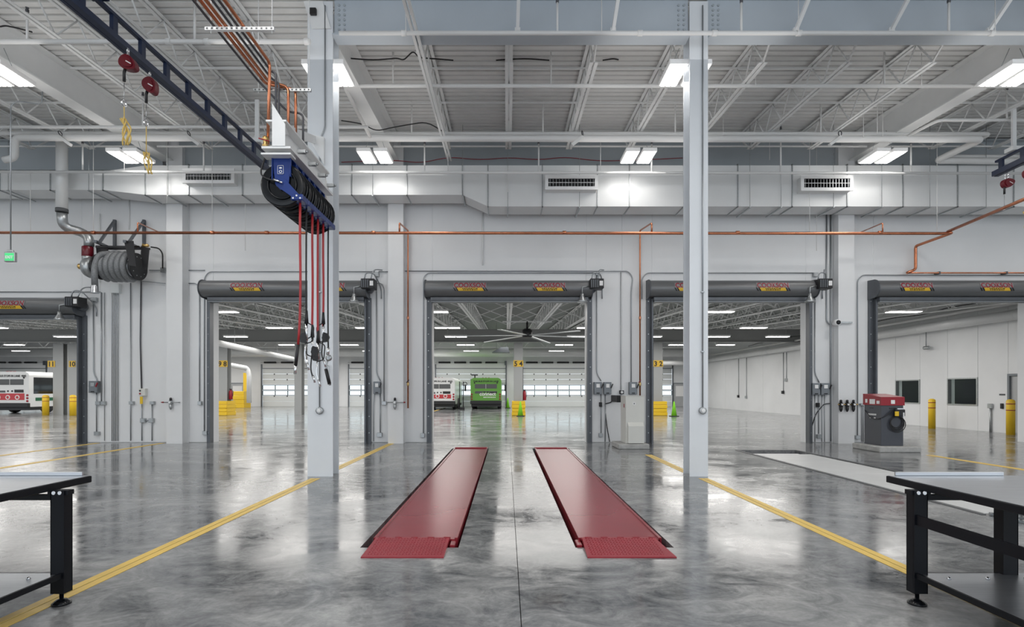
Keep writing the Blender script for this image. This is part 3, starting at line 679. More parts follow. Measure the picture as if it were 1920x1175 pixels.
# ================================================================ ROLLING DOORS
def rolling(i, a, b, zt, decals, motor=True, name='door_%d'):
    t = thing(name % (i + 1), None, None, ((a + b) / 2, 16.0, 0), kind='structure')
    r = .245; zc = zt + .34; yc = 16.02
    m = MB(); L0, L1 = a - .17, b + .12
    prof = []
    for k in range(0, 17):
        th = math.radians(-90 + 180 * k / 16); prof.append((yc - r * math.cos(th), zc + r * math.sin(th)))
    poly = [(16.28, zc - r)] + prof + [(16.28, zc + r)]
    m.prism(poly, 'yz', L0, L1); h = m.build('hood', 'hood', t)
    for p in h.data.polygons: p.use_smooth = abs(p.normal.x) < .5
    h.data.set_sharp_from_angle(angle=.7)
    for X in (L0, L1):
        MB().prism([(16.29, zc - r - .05)] + [(yc - (r + .03) * math.cos(math.radians(-80 + 160 * k / 8)), zc + (r + .03) * math.sin(math.radians(-80 + 160 * k / 8))) for k in range(9)] + [(16.29, zc + r + .05)], 'yz', X - .012, X + .012).build('end_bracket', 'grey_steel', t)
    MB().bbox(a - .02, b + .02, 15.98, 16.2, zt - .02, zt + .09, .01).build('bottom_bar', 'grey_steel', t)
    MB().box(a, b, 16.0, 16.25, zt - .055, zt - .022).build('weather_seal', 'box_grey', t)
    for s, X in ((-1, a), (1, b)):
        x0, x1 = (X - .17, X) if s < 0 else (X, X + .17)
        m = MB(); m.box(x0, x1, 16.235, 16.298, 0, zt + .1); m.box(*((X - .05, X) if s < 0 else (X, X + .05)), 16.1, 16.235, 0, zt + .05); g_ = m.build('guide_rail', 'grey_steel', t)
        b0 = None
        for k in range(9):
            z = .3 + k * .5
            if z > zt: continue
            if b0 is None: b0 = MB().lathe(((x0 + x1) / 2 + s * .03, 16.235, z), (0, -1, 0), [(.018, 0), (.018, .012)], 6).build('bolt', 'galv', g_)
            else: c = b0.copy(); C.objects.link(c); c.location = (0, 0, k * .5)
        # white jamb return behind the guide is the wall panel itself
    warp = lambda p: (p[0], yc - math.sqrt(max(1e-4, (r + .006 + (16.0 - p[1]) ) ** 2 - (p[2] - zc) ** 2)), p[2])
    for dxp in decals:
        X = (dxp - 950) * 15.78 / F; W = .97
        bk = MB()
        def strip(m, xa0, xb0, xa1, xb1, z0, z1, off):
            rows = 6
            for q in range(rows):
                za = z0 + (z1 - z0) * q / rows; zc_ = z0 + (z1 - z0) * (q + 1) / rows; fa, fb = q / rows, (q + 1) / rows
                A = [(xa0 + (xa1 - xa0) * fa, 16 - off, za), (xb0 + (xb1 - xb0) * fa, 16 - off, za), (xb0 + (xb1 - xb0) * fb, 16 - off, zc_), (xa0 + (xa1 - xa0) * fb, 16 - off, zc_)]
                A = [warp(p) for p in A]; B = [(p[0], p[1] + .004, p[2]) for p in A]
                m._a(A + B, [(0, 1, 2, 3), (7, 6, 5, 4), (0, 4, 5, 1), (1, 5, 6, 2), (2, 6, 7, 3), (3, 7, 4, 0)])
            return m
        d = strip(bk, X - W / 2, X + W / 2, X - W / 2, X + W / 2, zc - .01, zc + .14, .002).build('decal', 'decal_pale', t)
        wd = text('COOKSON', .20, X, zc - .005, 16 - .008, warp=warp, bold=.004)
        xs = [v[0] for v in wd.v]; s_ = .93 / (max(xs) - min(xs)); wd.v = [((v[0] - X) * s_ + X, v[1], v[2]) for v in wd.v]
        wd.build('lettering', 'decal_red', d)
        strip(MB(), X - .34, X + .42, X - .42, X + .36, zc - .105, zc - .012, .002).build('decal_band', 'decal_yellow', d)
        mm = MB()
        for k in (0, .07): strip(mm, X - .44 + k, X - .405 + k, X - .50 + k, X - .465 + k, zc - .105, zc - .012, .004); strip(mm, X + .43 + k, X + .465 + k, X + .37 + k, X + .405 + k, zc - .105, zc - .012, .004)
        mm.build('decal_stripes', 'black', d)
        mm = MB(); rr = random.Random(3)
        for zz, xa, xb in ((zc - .05, -.22, .24), (zc - .085, -.2, .22)):
            x = xa
            while x < xb: l_ = rr.uniform(.02, .07); strip(mm, X + x, X + min(x + l_, xb), X + x, X + min(x + l_, xb), zz, zz + .022, .006); x += l_ + .018
        mm.build('small_print', 'black', d)
    if motor:
        X = b + .02; z0 = zt + .28
        mo = MB().bbox(X, X + .40, 15.62, 15.98, z0, z0 + .29, .015).build('motor_operator', 'black', t)
        MB().box(X + .27, X + .37, 15.612, 15.62, z0 + .08, z0 + .22).build('nameplate', 'white', mo)
        m = MB()
        for k in range(4): m.box(X + .02 + k * .06, X + .05 + k * .06, 15.60, 15.62, z0 + .03, z0 + .25)
        m.build('cooling_fins', 'grey_steel', mo)
        MB().lathe((X + .12, 15.98, z0 + .08), (0, 1, 0), [(.12, 0), (.14, .02), (.14, .22), (.1, .26)], 14).build('gearbox', 'grey_steel', mo)
        MB().tube(bend([(X + .06, 15.8, z0 + .28), (X + .1, 15.8, z0 + .5), (X + .32, 15.85, z0 + .5), (X + .42, 16.0, z0 + .3), (X + .46, 16.25, z0 + .1), (X + .46, 16.25, z0 - .2)], .2), .018, 6).build('flexible_conduit', 'conduit', mo)
        MB().tube(bend([(X + .25, 15.8, z0 + .28), (X + .3, 15.9, z0 + .62), (X + .5, 16.2, z0 + .66)], .2), .018, 6).build('flexible_conduit', 'conduit', mo)
        # warning lamp under the operator
        lx = X - .22
        wl_ = MB().tube([(X + .03, 15.75, z0 + .1), (lx, 15.72, z0 + .05), (lx, 15.72, zt + .1)], .02, 6).build('lamp_arm', 'galv', t)
        MB().lathe((lx, 15.72, zt - .12), (0, 0, 1), [(.15, 0), (.13, .06), (.08, .14), (.05, .2), (.05, .26)], 14).build('lamp_shade', 'galv', wl_)
rolling(0, -17.7, -12.98, 3.77, (15,))
rolling(1, -8.96, -4.30, 4.30, (462, 616))
rolling(2, -2.265, 2.43, 4.30, (881, 1030))
rolling(3, 4.43, 9.14, 4.30, (1296, 1449))
rolling(4, 11.2, 15.9, 4.30, (1719, 1869), motor=False)
# door 5 carries no visible operator; dock light arms etc. end here
# ================================================================ LIFTS
def lift(x0, x1, side, lb, sgn):
    px0, px1 = PITS[side][0], PITS[side][1]
    t = thing('lift_platform', lb, 'vehicle lift', ((x0 + x1) / 2, 10, 0), 'pair of red vehicle lift platforms')
    MB().bbox(x0, x1, 5.62, 14.3, -.14, .03, .006).build('deck_plate', 'lift_red', t)
    for xa, xb in ((x0 - .012, x0 + .018), (x1 - .018, x1 + .012)): MB().box(xa, xb, 5.62, 14.3, -.15, .045).build('edge_rail', 'lift_red', t)
    m = MB(); m._a([(x0 + .0, 5.08, .0), (x1 - .07 * (side == 0) - 0, 5.08, .0), (x1 - .07 * (side == 0), 5.08, .012), (x0, 5.08, .012), (x0 + .02, 5.6, .0), (x1 - .07, 5.6, .0), (x1 - .07, 5.6, .055), (x0 + .02, 5.6, .055)], [(0, 1, 2, 3), (7, 6, 5, 4), (0, 4, 5, 1), (1, 5, 6, 2), (2, 6, 7, 3), (3, 7, 4, 0)])
    m.build('ramp', 'red_tread', t)
    m = MB(); m._a([(x0, 14.32, .0), (x1, 14.32, .0), (x1, 14.32, .06), (x0, 14.32, .06), (x0, 14.9, .0), (x1, 14.9, .0), (x1, 14.9, .012), (x0, 14.9, .012)], [(0, 1, 2, 3), (7, 6, 5, 4), (0, 4, 5, 1), (1, 5, 6, 2), (2, 6, 7, 3), (3, 7, 4, 0)])
    m.build('ramp', 'red_tread', t)
    h = MB(); h.tube([(x0 + .01, 5.6, .035), (x1 - .08, 5.6, .035)], .018, 8)
    for k in range(5): xx = x0 + .05 + (x1 - x0 - .18) * k / 4; h.tube([(xx, 5.6, .035), (xx + .07, 5.6, .035)], .026, 8)
    h.build('ramp_hinge', 'lift_red', t)
    sx = x1 + .0 if side == 0 else x0 - .05
    MB().bbox(sx - .055 if side == 0 else sx, sx if side == 0 else sx + .055, 5.44, 5.64, -.14, .02, .006).build('hinge_lug', 'lift_red', t)
    m = MB(); rr = x1 - .07 - x0 - .02
    for a_ in range(24):
        for b_ in range(9):
            cx = x0 + .04 + (rr - .04) * (a_ + .5) / 24; cy = 5.12 + .46 * (b_ + .5) / 9; z = .012 + .043 * (cy - 5.08) / .52; q = .011; d_ = 1 if (a_ + b_) % 2 else -1
            m._a([(cx - q, cy - q * d_ * 1.3, z), (cx - q * .3, cy - q * d_ * 1.3 - .003, z), (cx + q, cy + q * d_ * 1.3, z + .001), (cx + q * .3, cy + q * d_ * 1.3 + .003, z + .001), (cx, cy, z + .006)], [(0, 1, 4), (1, 2, 4), (2, 3, 4), (3, 0, 4)])
    lg = m.build('tread_lugs', 'lift_red', t); lg['kind'] = 'stuff'
lift(-1.39, -.53, 0, 'long red lift platform set into the floor, left one', -1)
lift(.77, 1.62, 1, 'long red lift platform set into the floor, right one', 1)
t = thing('pit_cover', 'long grey steel cover of the third pit behind the right workbench', 'pit cover', (6.9, 10.5, 0))
y = 6.95
for k, y1 in enumerate((8.2, 10.2, 12.2, 13.3)):
    MB().bbox(6.22, 7.58, y, y1 - .006, -.06, .001, .004).build('cover_plate', 'cover_light', t); y = y1
m = MB()
for xa, xb, ya, yb in ((6.09, 6.15, 6.84, 14.22), (7.66, 7.72, 6.84, 14.22), (6.15, 7.66, 14.16, 14.22)): m.box(xa, xb, ya, yb, .0005, .008)
m.build('pit_edge', 'grille_dark', t)
m = MB()
for k in range(9): m.bar((6.2 + .18 * k, 6.2, .02), (6.2 + .18 * k, 6.84, .02), .03, .03)
for k in range(4): m.bar((6.15, 6.25 + .18 * k, .02), (7.7, 6.25 + .18 * k, .02), .03, .03)
m.build('grating', 'galv', t)
MB().box(6.35, 7.5, 13.35, 13.75, -.1, -.04).build('cover_plate', 'white_steel', t)
# ================================================================ WORKBENCHES
def bench(side, lb):
    t = thing('workbench', lb, 'workbench', (side * 3.6, 3.6, 0), 'black steel workbenches'); s = side
    X = lambda a: s * a
    def bx(a, b, y0, y1, z0, z1, nm, m, c=.004):
        x0, x1 = sorted((X(a), X(b))); return MB().bbox(x0, x1, y0, y1, z0, z1, c).build(nm, m, t)
    x_in = 3.10 if s > 0 else 3.39; L0 = 3.02 if s > 0 else 3.28; yb = 4.36; yl = 4.01
    x_out = x_in + 1.35
    bx(x_in, x_out, 1.6, yb, .848, .90, 'tabletop', 'bench_paint'); bx(x_in + .012, x_out - .01, 1.61, yb - .01, .9, .904, 'top_sheet', 'stainless', .001)
    bx(x_in + .06, x_in + .94, yb - .03, yb - .008, .904, .935, 'back_lip', 'stainless')
    ends = [(L0, L0 + .10)] + ([(L0 + .66, L0 + .77)] if s > 0 else [(L0 + .9, L0 + 1.0)])
    for yy in (yl, 1.75):
        for a, b in ends:
            x0, x1 = sorted((X(a), X(b)))
            m = MB(); m.box(x0, x1, yy - .06, yy - .048, .09, .85); m.box(x0, x0 + .006, yy - .06, yy + .02, .09, .85) if s < 0 else m.box(x1 - .006, x1, yy - .06, yy + .02, .09, .85); m.box(x1 - .006, x1, yy - .05, yy + .02, .09, .85) if s < 0 else m.box(x0, x0 + .006, yy - .05, yy + .02, .09, .85)
            m.box(x0, x1, yy + .014, yy + .02, .09, .85)
            lg = m.build('leg', 'bench_paint', t)
            MB().lathe(((x0 + x1) / 2, yy - .02, 0), (0, 0, 1), [(.062, 0), (.062, .012), (.035, .035), (.014, .04), (.014, .10)], 16).build('levelling_foot', 'black_gloss', lg)
        m = MB(); x0, x1 = sorted((X(ends[0][1]), X(ends[1][0]))); m.box(x0, x1, yy - .04, yy, .78, .82); m.box(x0, x1, yy - .04, yy, .2, .23); m.build('end_rail', 'bench_paint', t)
    # side rails running along the bench
    xa, xb = sorted((X(L0 + .012), X(L0 + .03)))
    if s > 0: MB().box(xa, xb, 1.8, yl - .06, .60, .675).build('side_stringer', 'bench_paint', t)
    MB().box(xa - .0, xb + .0, 1.8, yl - .06, .205, .245).build('shelf_edge', 'bench_paint', t)
    x0, x1 = sorted((X(L0 + .03), X(L0 + 1.15))); MB().bbox(x0, x1, 1.8, yl - .02, .222, .232, .002).build('lower_shelf', 'stainless', t)
    m = MB()
    for k in range(3):
        m.lathe((X(L0 + .18 + .28 * k), yl - .15, .232), (0, 0, 1), [(.014, 0), (.014, .008), (.006, .018)], 8)
    m.build('shelf_bolts', 'chrome', t)
    m = MB()
    xx = X(L0 + .01)
    for k in (0, .045): m.lathe((X(L0 + .03 + k), yl - .052, .838), (0, -1, 0), [(.014, 0), (.014, .012)], 8)
    m.build('top_bolts', 'chrome', t)
    MB().box(*sorted((X(L0 - .02), X(L0 + .13))), yl - .05, yl + .01, .82, .855).build('top_bracket', 'bench_paint', t)
    return t
bench(-1, 'black steel workbench with grey top cut off by the left picture edge')
bench(1, 'black steel workbench with grey top and side stringer at the right picture edge')
# ================================================================ BLUE RAILS, LIFELINES
def rail(x0, x1, y0, y1, z, lb):
    t = thing('overhead_rail', lb, 'overhead rail', ((x0 + x1) / 2, (y0 + y1) / 2, z), 'blue fall protection rails')
    P = lambda y, dz, ds=0: (x0 + (x1 - x0) * (y - y0) / (y1 - y0) + ds, y, z + dz)
    MB().bar(P(y0, 0), P(y1, 0), .10, .09).build('track', 'rail_blue', t)
    MB().bar(P(y0, .02, -.09), P(y1, .02, -.09), .05, .12).build('track_side', 'rail_blue', t)
    MB().bar(P(y0, .33), P(y1, .33), .07, .05).build('top_rail', 'rail_blue', t)
    y = y0 + .35
    while y < y1: MB().bar(P(y, .04), P(y, .31), .06, .10).build('post', 'rail_blue', t); y += .6
    MB().bbox(*sorted((P(y0, 0)[0] - .12, P(y0, 0)[0] + .12)), y1 - .02, y1 + .02, z - .06, z + .38, .004) 
    for yy in (y0 + 1.2, y1 - .5):
        p = P(yy, .36); m = MB(); m.bbox(p[0] - .13, p[0] + .13, yy - .12, yy + .12, p[2], p[2] + .10, .01); m.bar((p[0], yy, p[2] + .1), (p[0], yy, deckz(yy) - .65), .09, .05); m.build('hanger', 'rail_blue' if yy < 9 else 'white_steel', t)
rail(-6.06, -5.83, 6.6, 13.0, 7.0, 'dark blue truss rail slanting across the upper left')
rail(12.1, 12.3, 10.5, 13.4, 7.0, 'dark blue truss rail end at the right picture edge')
def hook(t, p):
    MB().ring((p[0], p[1], p[2] - .06), (1, .3, 0), .035, .010, 14, 6).build('carabiner', 'chrome', t)
def srl(p, yaw, lb, rope_end, bundle, drop=None):
    x, y, z = p; t = thing('lifeline_reel', lb, 'lifeline reel', (x, y, z - .55), 'red self retracting lifelines')
    hook(t, p); hook(t, (x, y, z - .07))
    # teardrop housing
    poly = []
    for k in range(20):
        a = 2 * math.pi * k / 20; u = .145 * math.cos(a); v_ = (.105 + .03 * math.cos(a + 3.14)) * math.sin(a); ca, sa = math.cos(yaw), math.sin(yaw); poly.append((x + .02 + u * ca - v_ * sa, z - .27 + u * sa + v_ * ca))
    m = MB(); m.prism(poly, 'xz', y - .05, y + .05); b = m.build('housing', 'dark_red', t)
    MB().prism([((q[0] - x) * .7 + x, (q[1] - z + .27) * .7 + z - .27) for q in poly], 'xz', y - .065, y - .05).build('side_cover', 'dark_red', b)
    MB().bar((x + .01, y - .067, z - .255), (x + .09, y - .067, z - .30), .004, .014).build('marking', 'white', b)
    MB().tube([(x - .03, y, z - .30), (x - .06, y, z - .40), (x - .06, y, z - .54)], .022, 8).build('nozzle', 'black', t)
    MB().tube([(x - .06, y, z - .56), (x - .06, y, z - .82)], .006, 5).build('wire', 'galv', t)
    MB().ring((x - .06, y, z - .88), (1, 0, 0), .05, .012, 14, 6).build('snap_hook', 'chrome', t)
    return t
pA = at(240, 88, 8.35); pB = at(281, 132, 8.9)
srl(pA, -.6, 'red lifeline reel hanging nearest on the blue rail, upper left', 0, 0)
srl(pB, -1.1, 'second red lifeline reel on the blue rail, just lower right of the first', 0, 0)
def rope(x, y, z1, z2, zb, lb, wdt=.07):
    t = thing('tag_rope', lb, 'rope', (x, y, zb), 'yellow tag ropes')
    MB().tube([(x, y, z1), (x, y, z2)], .007, 6).build('cord', 'rope', t)
    rr = random.Random(int(x * 100)); 
    for k in range(5):
        pts = []; ph = rr.uniform(0, 6)
        for i in range(14):
            u = i / 13; pts.append((x + wdt * math.sin(u * 6 + ph) * (.5 + .3 * u) + .02 * k - .04 + .06 * u, y + .03 * math.cos(u * 7 + ph), z2 + .04 - (z2 - zb) * u))
        MB().tube(pts, .011, 6).build('rope_loop', 'rope', t)
rope(pA.x - .06, 8.35, pA.z - .93, at(0, 226, 8.35).z, at(0, 276, 8.35).z, 'yellow rope bundle hanging from the nearest lifeline')
rope(pB.x - .06, 8.9, pB.z - .93, at(0, 290, 8.9).z, at(0, 330, 8.9).z, 'yellow rope bundle hanging from the second lifeline', .04)
pC = Vector((12.285, 13.1, 6.95)); pD = Vector((12.24, 12.5, 6.95))
srl(pC, .3, 'dark red lifeline reel above the slanting copper pipe at right', 0, 0); srl(pD, .3, 'dark red lifeline reel cut off by the right picture edge', 0, 0)
rope(pD.x - .06, 12.5, pD.z - .93, 5.75, 5.35, 'yellow rope end at the right picture edge', .05)
# ================================================================ HOSE REEL RACK
BX = -3.18
t = thing('reel_beam', 'white cantilever beam carrying the row of hose reels', 'beam', (BX, 8.6, 4.93))
MB().box(BX - .20, BX + .20, 7.35, 9.15, 4.93, 4.96).build('bottom_flange', 'white_steel', t)
MB().box(BX - .012, BX + .012, 7.35, 9.15, 4.96, 5.30).build('web', 'white_steel', t)
MB().box(BX - .14, BX + .14, 7.35, 9.15, 5.30, 5.325).build('top_flange', 'white_steel', t)
MB().prism([(BX - .05, 4.96), (BX + .13, 4.96), (BX + .13, 5.26), (BX - .05, 5.55)], 'xz', 7.34, 7.36).build('end_gusset', 'white_steel', t)
MB().bar((BX + .06, 7.5, 5.27), (-3.54, 9.86, 6.22), .03, .13).build('bracket_arm', 'white_steel', t); MB().bar((BX, 9.1, 5.12), (-3.36, 9.88, 5.12), .16, .3).build('bracket_arm', 'white_steel', t)
MB().prism([(-3.60, 6.15), (-3.36, 5.75), (-3.36, 6.25), (-3.6, 6.3)], 'xz', 9.80, 9.878).build('wall_gusset', 'white_steel', t)
for i in range(4):
    y = 7.65 + .42 * i
    m = MB(); m.bbox(BX + .18, BX + .30, y - .03, y + .03, 4.99, 5.04, .004); m.lathe((BX + .30, y, 5.015), (1, 0, 0), [(.018, 0), (.018, .03)], 8); m.build('beam_clamp', 'galv', t)
MB().box(BX - .22, BX + .19, 7.38, 7.56, 4.86, 4.885).build('mount_plate', 'white_steel', t)
def reel(i, y, hose_m, zend, kind):
    x, z = -3.17, 4.50
    side = ['nearest and fully visible', 'second in the row', 'third in the row', 'fourth in the row', 'fifth in the row', 'last in the row, by the column'][i]
    t = thing('hose_reel', 'blue and black overhead hose reel, ' + side, 'hose reel', (x, y, z - .3), 'row of overhead hose reels')
    m = MB(); m.lathe((x, y - .09, z), (0, 1, 0), [(.15, .02), (.285, 0), (.305, .006), (.31, .02), (.285, .022), (.15, .035)], 32); m.lathe((x, y + .05, z), (0, 1, 0), [(.15, .0), (.285, .014), (.31, .016), (.305, .03), (.285, .034), (.15, .02)], 32)
    sp = m.build('spool', 'black_gloss', t)
    MB().ring((x, y - .092, z), (0, 1, 0), .20, .01, 32, 6).build('spool_rib', 'black_gloss', sp)
    m = MB()
    for r_, k in ((.27, 3), (.235, 3)):
        for j in range(k): m.ring((x, y - .045 + .04 * j, z), (0, 1, 0), r_, .018, 28, 6)
    m.lathe((x, y - .06, z), (0, 1, 0), [(.15, 0), (.15, .12)], 20)
    m.build('hose_coil', 'rubber' if 'red' not in hose_m or i % 2 else 'rubber', t)
    m = MB()
    for yy in (y - .105, y + .085):
        m.prism([(x - .13, 4.86), (x + .13, 4.86), (x + .10, z + .02), (x + .06, z - .06), (x - .02, z - .08), (x - .09, z)], 'xz', yy, yy + .008)
        m.box(x - .135, x - .122, yy - .02, yy + .008, 4.55, 4.86); m.box(x + .122, x + .135, yy - .02, yy + .008, 4.6, 4.86)
    m.box(x - .135, x + .135, y - .11, y + .095, 4.855, 4.865)
    pd = m.build('pedestal', 'blue', t)
    m = MB(); gx, gz = -2.95, 4.30
    m.prism([(x - .03, z + .07), (x + .05, z + .07), (gx + .03, gz + .05), (gx - .03, gz - .01), (x - .07, z - .03)], 'xz', y - .125, y - .108); m.prism([(x + .0, z + .05), (x + .05, z + .05), (gx + .03, gz + .05), (gx - .02, gz - .01), (x - .02, z - .03)], 'xz', y + .095, y + .105)
    m.build('guide_arm', 'blue', t)
    g = MB().bbox(gx - .085, gx + .085, y - .13, y + .10, gz - .03, gz + .055, .01).build('roller_guide', 'blue', t)
    m = MB()
    for q, h in ((-.05, -.005), (0, .03), (.05, -.005)): m.lathe((gx + q, y - .13, gz + h), (0, -1, 0), [(.013, 0), (.013, .006)], 8)
    m.build('screws', 'white', g)
    if i == 0:
        pl = MB().box(x - .055, x + .03, y - .112, y - .106, z + .14, z + .26).build('label_plate', 'blue', t)
        m = MB()
        for b in ((-.055, .03, .14, .144), (-.055, .03, .256, .26), (-.055, -.051, .14, .26), (.026, .03, .14, .26), (-.03, .005, .215, .235)): m.box(x + b[0], x + b[1], y - .116, y - .112, z + b[2], z + b[3])
        m.ring((x - .0125, y - .114, z + .175), (0, 1, 0), .018, .005, 16, 5)
        m.build('label_marking', 'white', pl)
        MB().tube(bend([(x - .26, y - .02, 4.95), (x - .33, y - .06, 4.66), (x - .18, y - .16, 4.55), (x + .0, y - .16, z + .01)], .2), .012, 6).build('feed_hose', 'rubber', t)
        MB().tube([(x - .09, y - .165, z + .045), (x + .03, y - .15, z + .0)], .016, 8).build('swivel_fitting', 'chrome', t)
    r_ = .018 if 'red' in hose_m else .013
    pts = [(gx, y, gz + .03), (gx - .004, y, gz - .5), (gx + .006 * (-1) ** i, y, 3.2), (gx - .004, y, 2.6), (gx + (-.03 if i == 0 else 0), y, zend)]
    hz = MB().tube(bend(pts, .4, 3), r_, 8).build('hose', hose_m, t)
    xe = pts[-1][0]
    if kind == 'plain':
        MB().tube([(xe, y, zend), (xe - .035, y, zend - .30)], .024, 8).build('sleeve', 'black', hz); MB().tube([(xe - .035, y, zend - .30), (xe - .045, y, zend - .42)], .02, 8).build('coupler', 'chrome', hz)
    elif kind == 'gun':
        q = .68; sg = (-1) ** i
        MB().tube([(xe, y, zend + .17), (xe, y, zend - .02)], [.018, .032], 8).build('sleeve', 'black', hz)
        MB().tube([(xe, y, zend - .02), (xe, y, zend - .42 * q)], .019, 8).build('gun_body', 'chrome', hz)
        m = MB(); m.prism([(xe + sg * a * .8, zend - b * q) for a, b in ((.01, .22), (.09, .25), (.12, .34), (.09, .44), (.01, .46), (-.02, .36))], 'xz', y - .03, y + .03); m.build('meter_head', 'black', hz)
        MB().tube(bend([(xe, y, zend), (xe - sg * .11, y, zend - .06), (xe - sg * .09, y, zend - .42 * q), (xe, y, zend - .46 * q)], .04), .009, 6).build('trigger_guard', 'black', hz)
        MB().tube(bend([(xe - .01, y, zend - .42 * q), (xe - .03, y, zend - .75 * q), (xe + .02, y, zend - .98 * q)], .1), [.011] * 7, 8).build('spout', 'chrome' if i % 2 else 'black', hz)
        MB().tube([(xe + .01, y, zend - .88 * q), (xe + .035, y, zend - 1.04 * q)], .015, 8).build('spout_tip', 'chrome', hz)
    else:
        MB().tube([(xe, y, zend), (xe - .01, y, zend - .12)], .026, 8).build('valve_body', 'chrome', hz)
        m = MB(); m.lathe((xe + .02, y - .02, zend - .17), (0, -1, 0), [(.05, 0), (.055, .02), (.03, .04)], 14); m.tube([(xe + .01, y, zend - .12), (xe - .04, y, zend - .30), (xe + .03, y, zend - .62)], .02, 8); m.build('gauge_gun', 'galv', hz)
        MB().tube([(xe - .04, y, zend - .35), (xe + .02, y, zend - .6)], .03, 8).build('grip', 'black', hz)
HZ = [('red_hose', 2.25, 'plain'), ('rubber', 2.6, 'gun'), ('red_hose', 2.42, 'gun'), ('red_hose', 2.36, 'gun'), ('red_hose', 2.68, 'gun'), ('rubber', 2.3, 'air')]
for i, (hm, ze, kd) in enumerate(HZ): reel(i, 7.62 + .24 * i, hm, ze, kd)
# ================================================================ COPPER BUNDLE ABOVE THE RACK
BM = ['steel_pipe', 'copper', 'copper', 'steel_pipe', 'steel_pipe', 'copper']
X0s = [-3.70, -3.62, -3.55, -3.475, -3.40, -3.33]
downs = [(None), (-3.22, 8.02, 8.14), (-3.30, 7.95, 8.06), (-3.40, 7.88, 7.96), (-3.34, 7.70, 7.72), (-3.37, 7.5, 7.55)]
LB = ['black pipe, leftmost of the overhead pipe bundle', 'copper pipe next to the black edge pipe of the bundle', 'inner copper pipe of the overhead bundle', 'steel pipe left of centre in the overhead bundle', 'steel pipe beside the rightmost copper one', 'rightmost copper pipe of the bundle, dropping to the reel beam first']
for i in range(6):
    z = 6.2; P = [(X0s[i], 4.6, z)]
    if downs[i] is None: P += [(X0s[i], 7.9, z), (-3.35, 8.15, z - .35), (-3.13, 8.2, z - .35), (-3.13, 8.2, 5.34)]
    else:
        xd, y1, y2 = downs[i]
        P += [(X0s[i], y1, z)] + ([] if abs(xd - X0s[i]) < .06 else [(xd, y2, z - .02)]) + [(xd, y2, 5.34 if i != 5 else 4.98)]
        if i == 5: P[-2:] = [(X0s[i], y1, z), (xd + .0, y1 + .02, 5.0)]
    setp(MB().tube(bend(P, .08), .021 if i in (1, 2, 5) else .016, 10).build('fluid_pipe', BM[i]), LB[i], 'pipe', 'pipe bundle feeding the hose reels')
for y, xa, xb, m_, lb in ((6.73, -3.80, -2.93, 'white_steel', 'white slotted trapeze bar under the pipe bundle, nearest'), (8.1, -3.84, -2.97, 'galv', 'grey slotted trapeze bar under the pipe bundle, by the column')):
    t = thing('trapeze_bar', lb, 'trapeze bar', ((xa + xb) / 2, y, 6.13), 'trapeze bars of the pipe bundle')
    MB().box(xa, xb, y - .02, y + .02, 6.13, 6.17).build('channel', m_, t)
    m = MB()
    for k in range(14): xx = xa + .03 + (xb - xa - .06) * k / 13; m.box(xx - .012, xx + .012, y - .024, y - .02, 6.14, 6.16)
    m.build('slots', 'grille_dark', t)
    for xx in (xa + .07, xb - .03): MB().tube([(xx, y, 6.1), (xx, y, deckz(y) - .0)], .006, 5).build('rod', 'white_steel', t)
# small junk of fittings above reel
t = thing('valve_cluster', 'copper and brass valve cluster on the end of the reel beam', 'valve', (-3.36, 7.5, 4.98))
MB().lathe((-3.37, 7.45, 4.98), (0, 0, 1), [(.03, 0), (.045, .03), (.03, .06), (.03, .1), (.05, .12), (.03, .16)], 12).build('valve_body', 'brass', t)
MB().bar((-3.45, 7.42, 5.1), (-3.30, 7.42, 5.06), .02, .012).build('handle', 'red', t)
MB().tube(bend([(-3.34, 7.45, 5.02), (-3.22, 7.42, 4.99), (-3.22, 7.42, 5.1)], .05), .012, 6).build('hose_loop', 'galv', t)
# ================================================================ FRONT COLUMN ELECTRICS
for nm, x, px, top, lb in (('outlet_conduit', -3.455, 0, 8.0, 'left'), ('outlet_conduit', 3.62, 0, 8.0, 'right')):
    t = thing(nm, 'thin conduit with octagonal outlet box on the %s front column' % lb, 'conduit', (x, 9.86, 1.2), 'outlet conduits on the front columns')
    P = [(x, 9.85, 1.25), (x, 9.85, 4.6 if lb == 'left' else 8.7)]
    if lb == 'left': P = [(x, 9.85, 1.25), (x, 9.85, 6.2), (x + .1, 9.85, 6.45), (x + .1, 9.85, 8.7)]
    MB().tube(bend(P, .05), .013, 8).build('tube', 'conduit', t)
    MB().lathe((x, 9.878, 1.22), (0, -1, 0), [(.07, 0), (.07, .05), (.05, .055)], 8).build('outlet_box', 'galv', t)
    MB().lathe((x, 9.822, 1.22), (0, -1, 0), [(.038, 0), (.038, .01), (.02, .012)], 16).build('outlet', 'white', t)
    for z in (2.3, 3.4): MB().box(x - .03, x + .03, 9.83, 9.878, z, z + .02).build('strap', 'galv', t)
setp(MB().tube(bend([(-3.35, 9.83, 2.05), (-3.27, 9.83, 2.05), (-3.27, 9.83, 1.8), (-3.29, 9.83, 1.7)], .03), .008, 6).build('wire_hook', 'galv'), 'small bent wire hook on the left front column', 'hook')
t = thing('beam_plate', 'white gusset plate with cable box at the top of the left front column', 'plate', (-3.62, 9.85, 8.2))
MB().prism([(-3.75, 8.78), (-3.4, 8.78), (-3.25, 8.28), (-3.6, 8.28)], 'xz', 9.845, 9.87).build('plate', 'white_steel', t); MB().bbox(-3.62, -3.5, 9.78, 9.845, 8.5, 8.62, .01).build('cable_box', 'black', t)
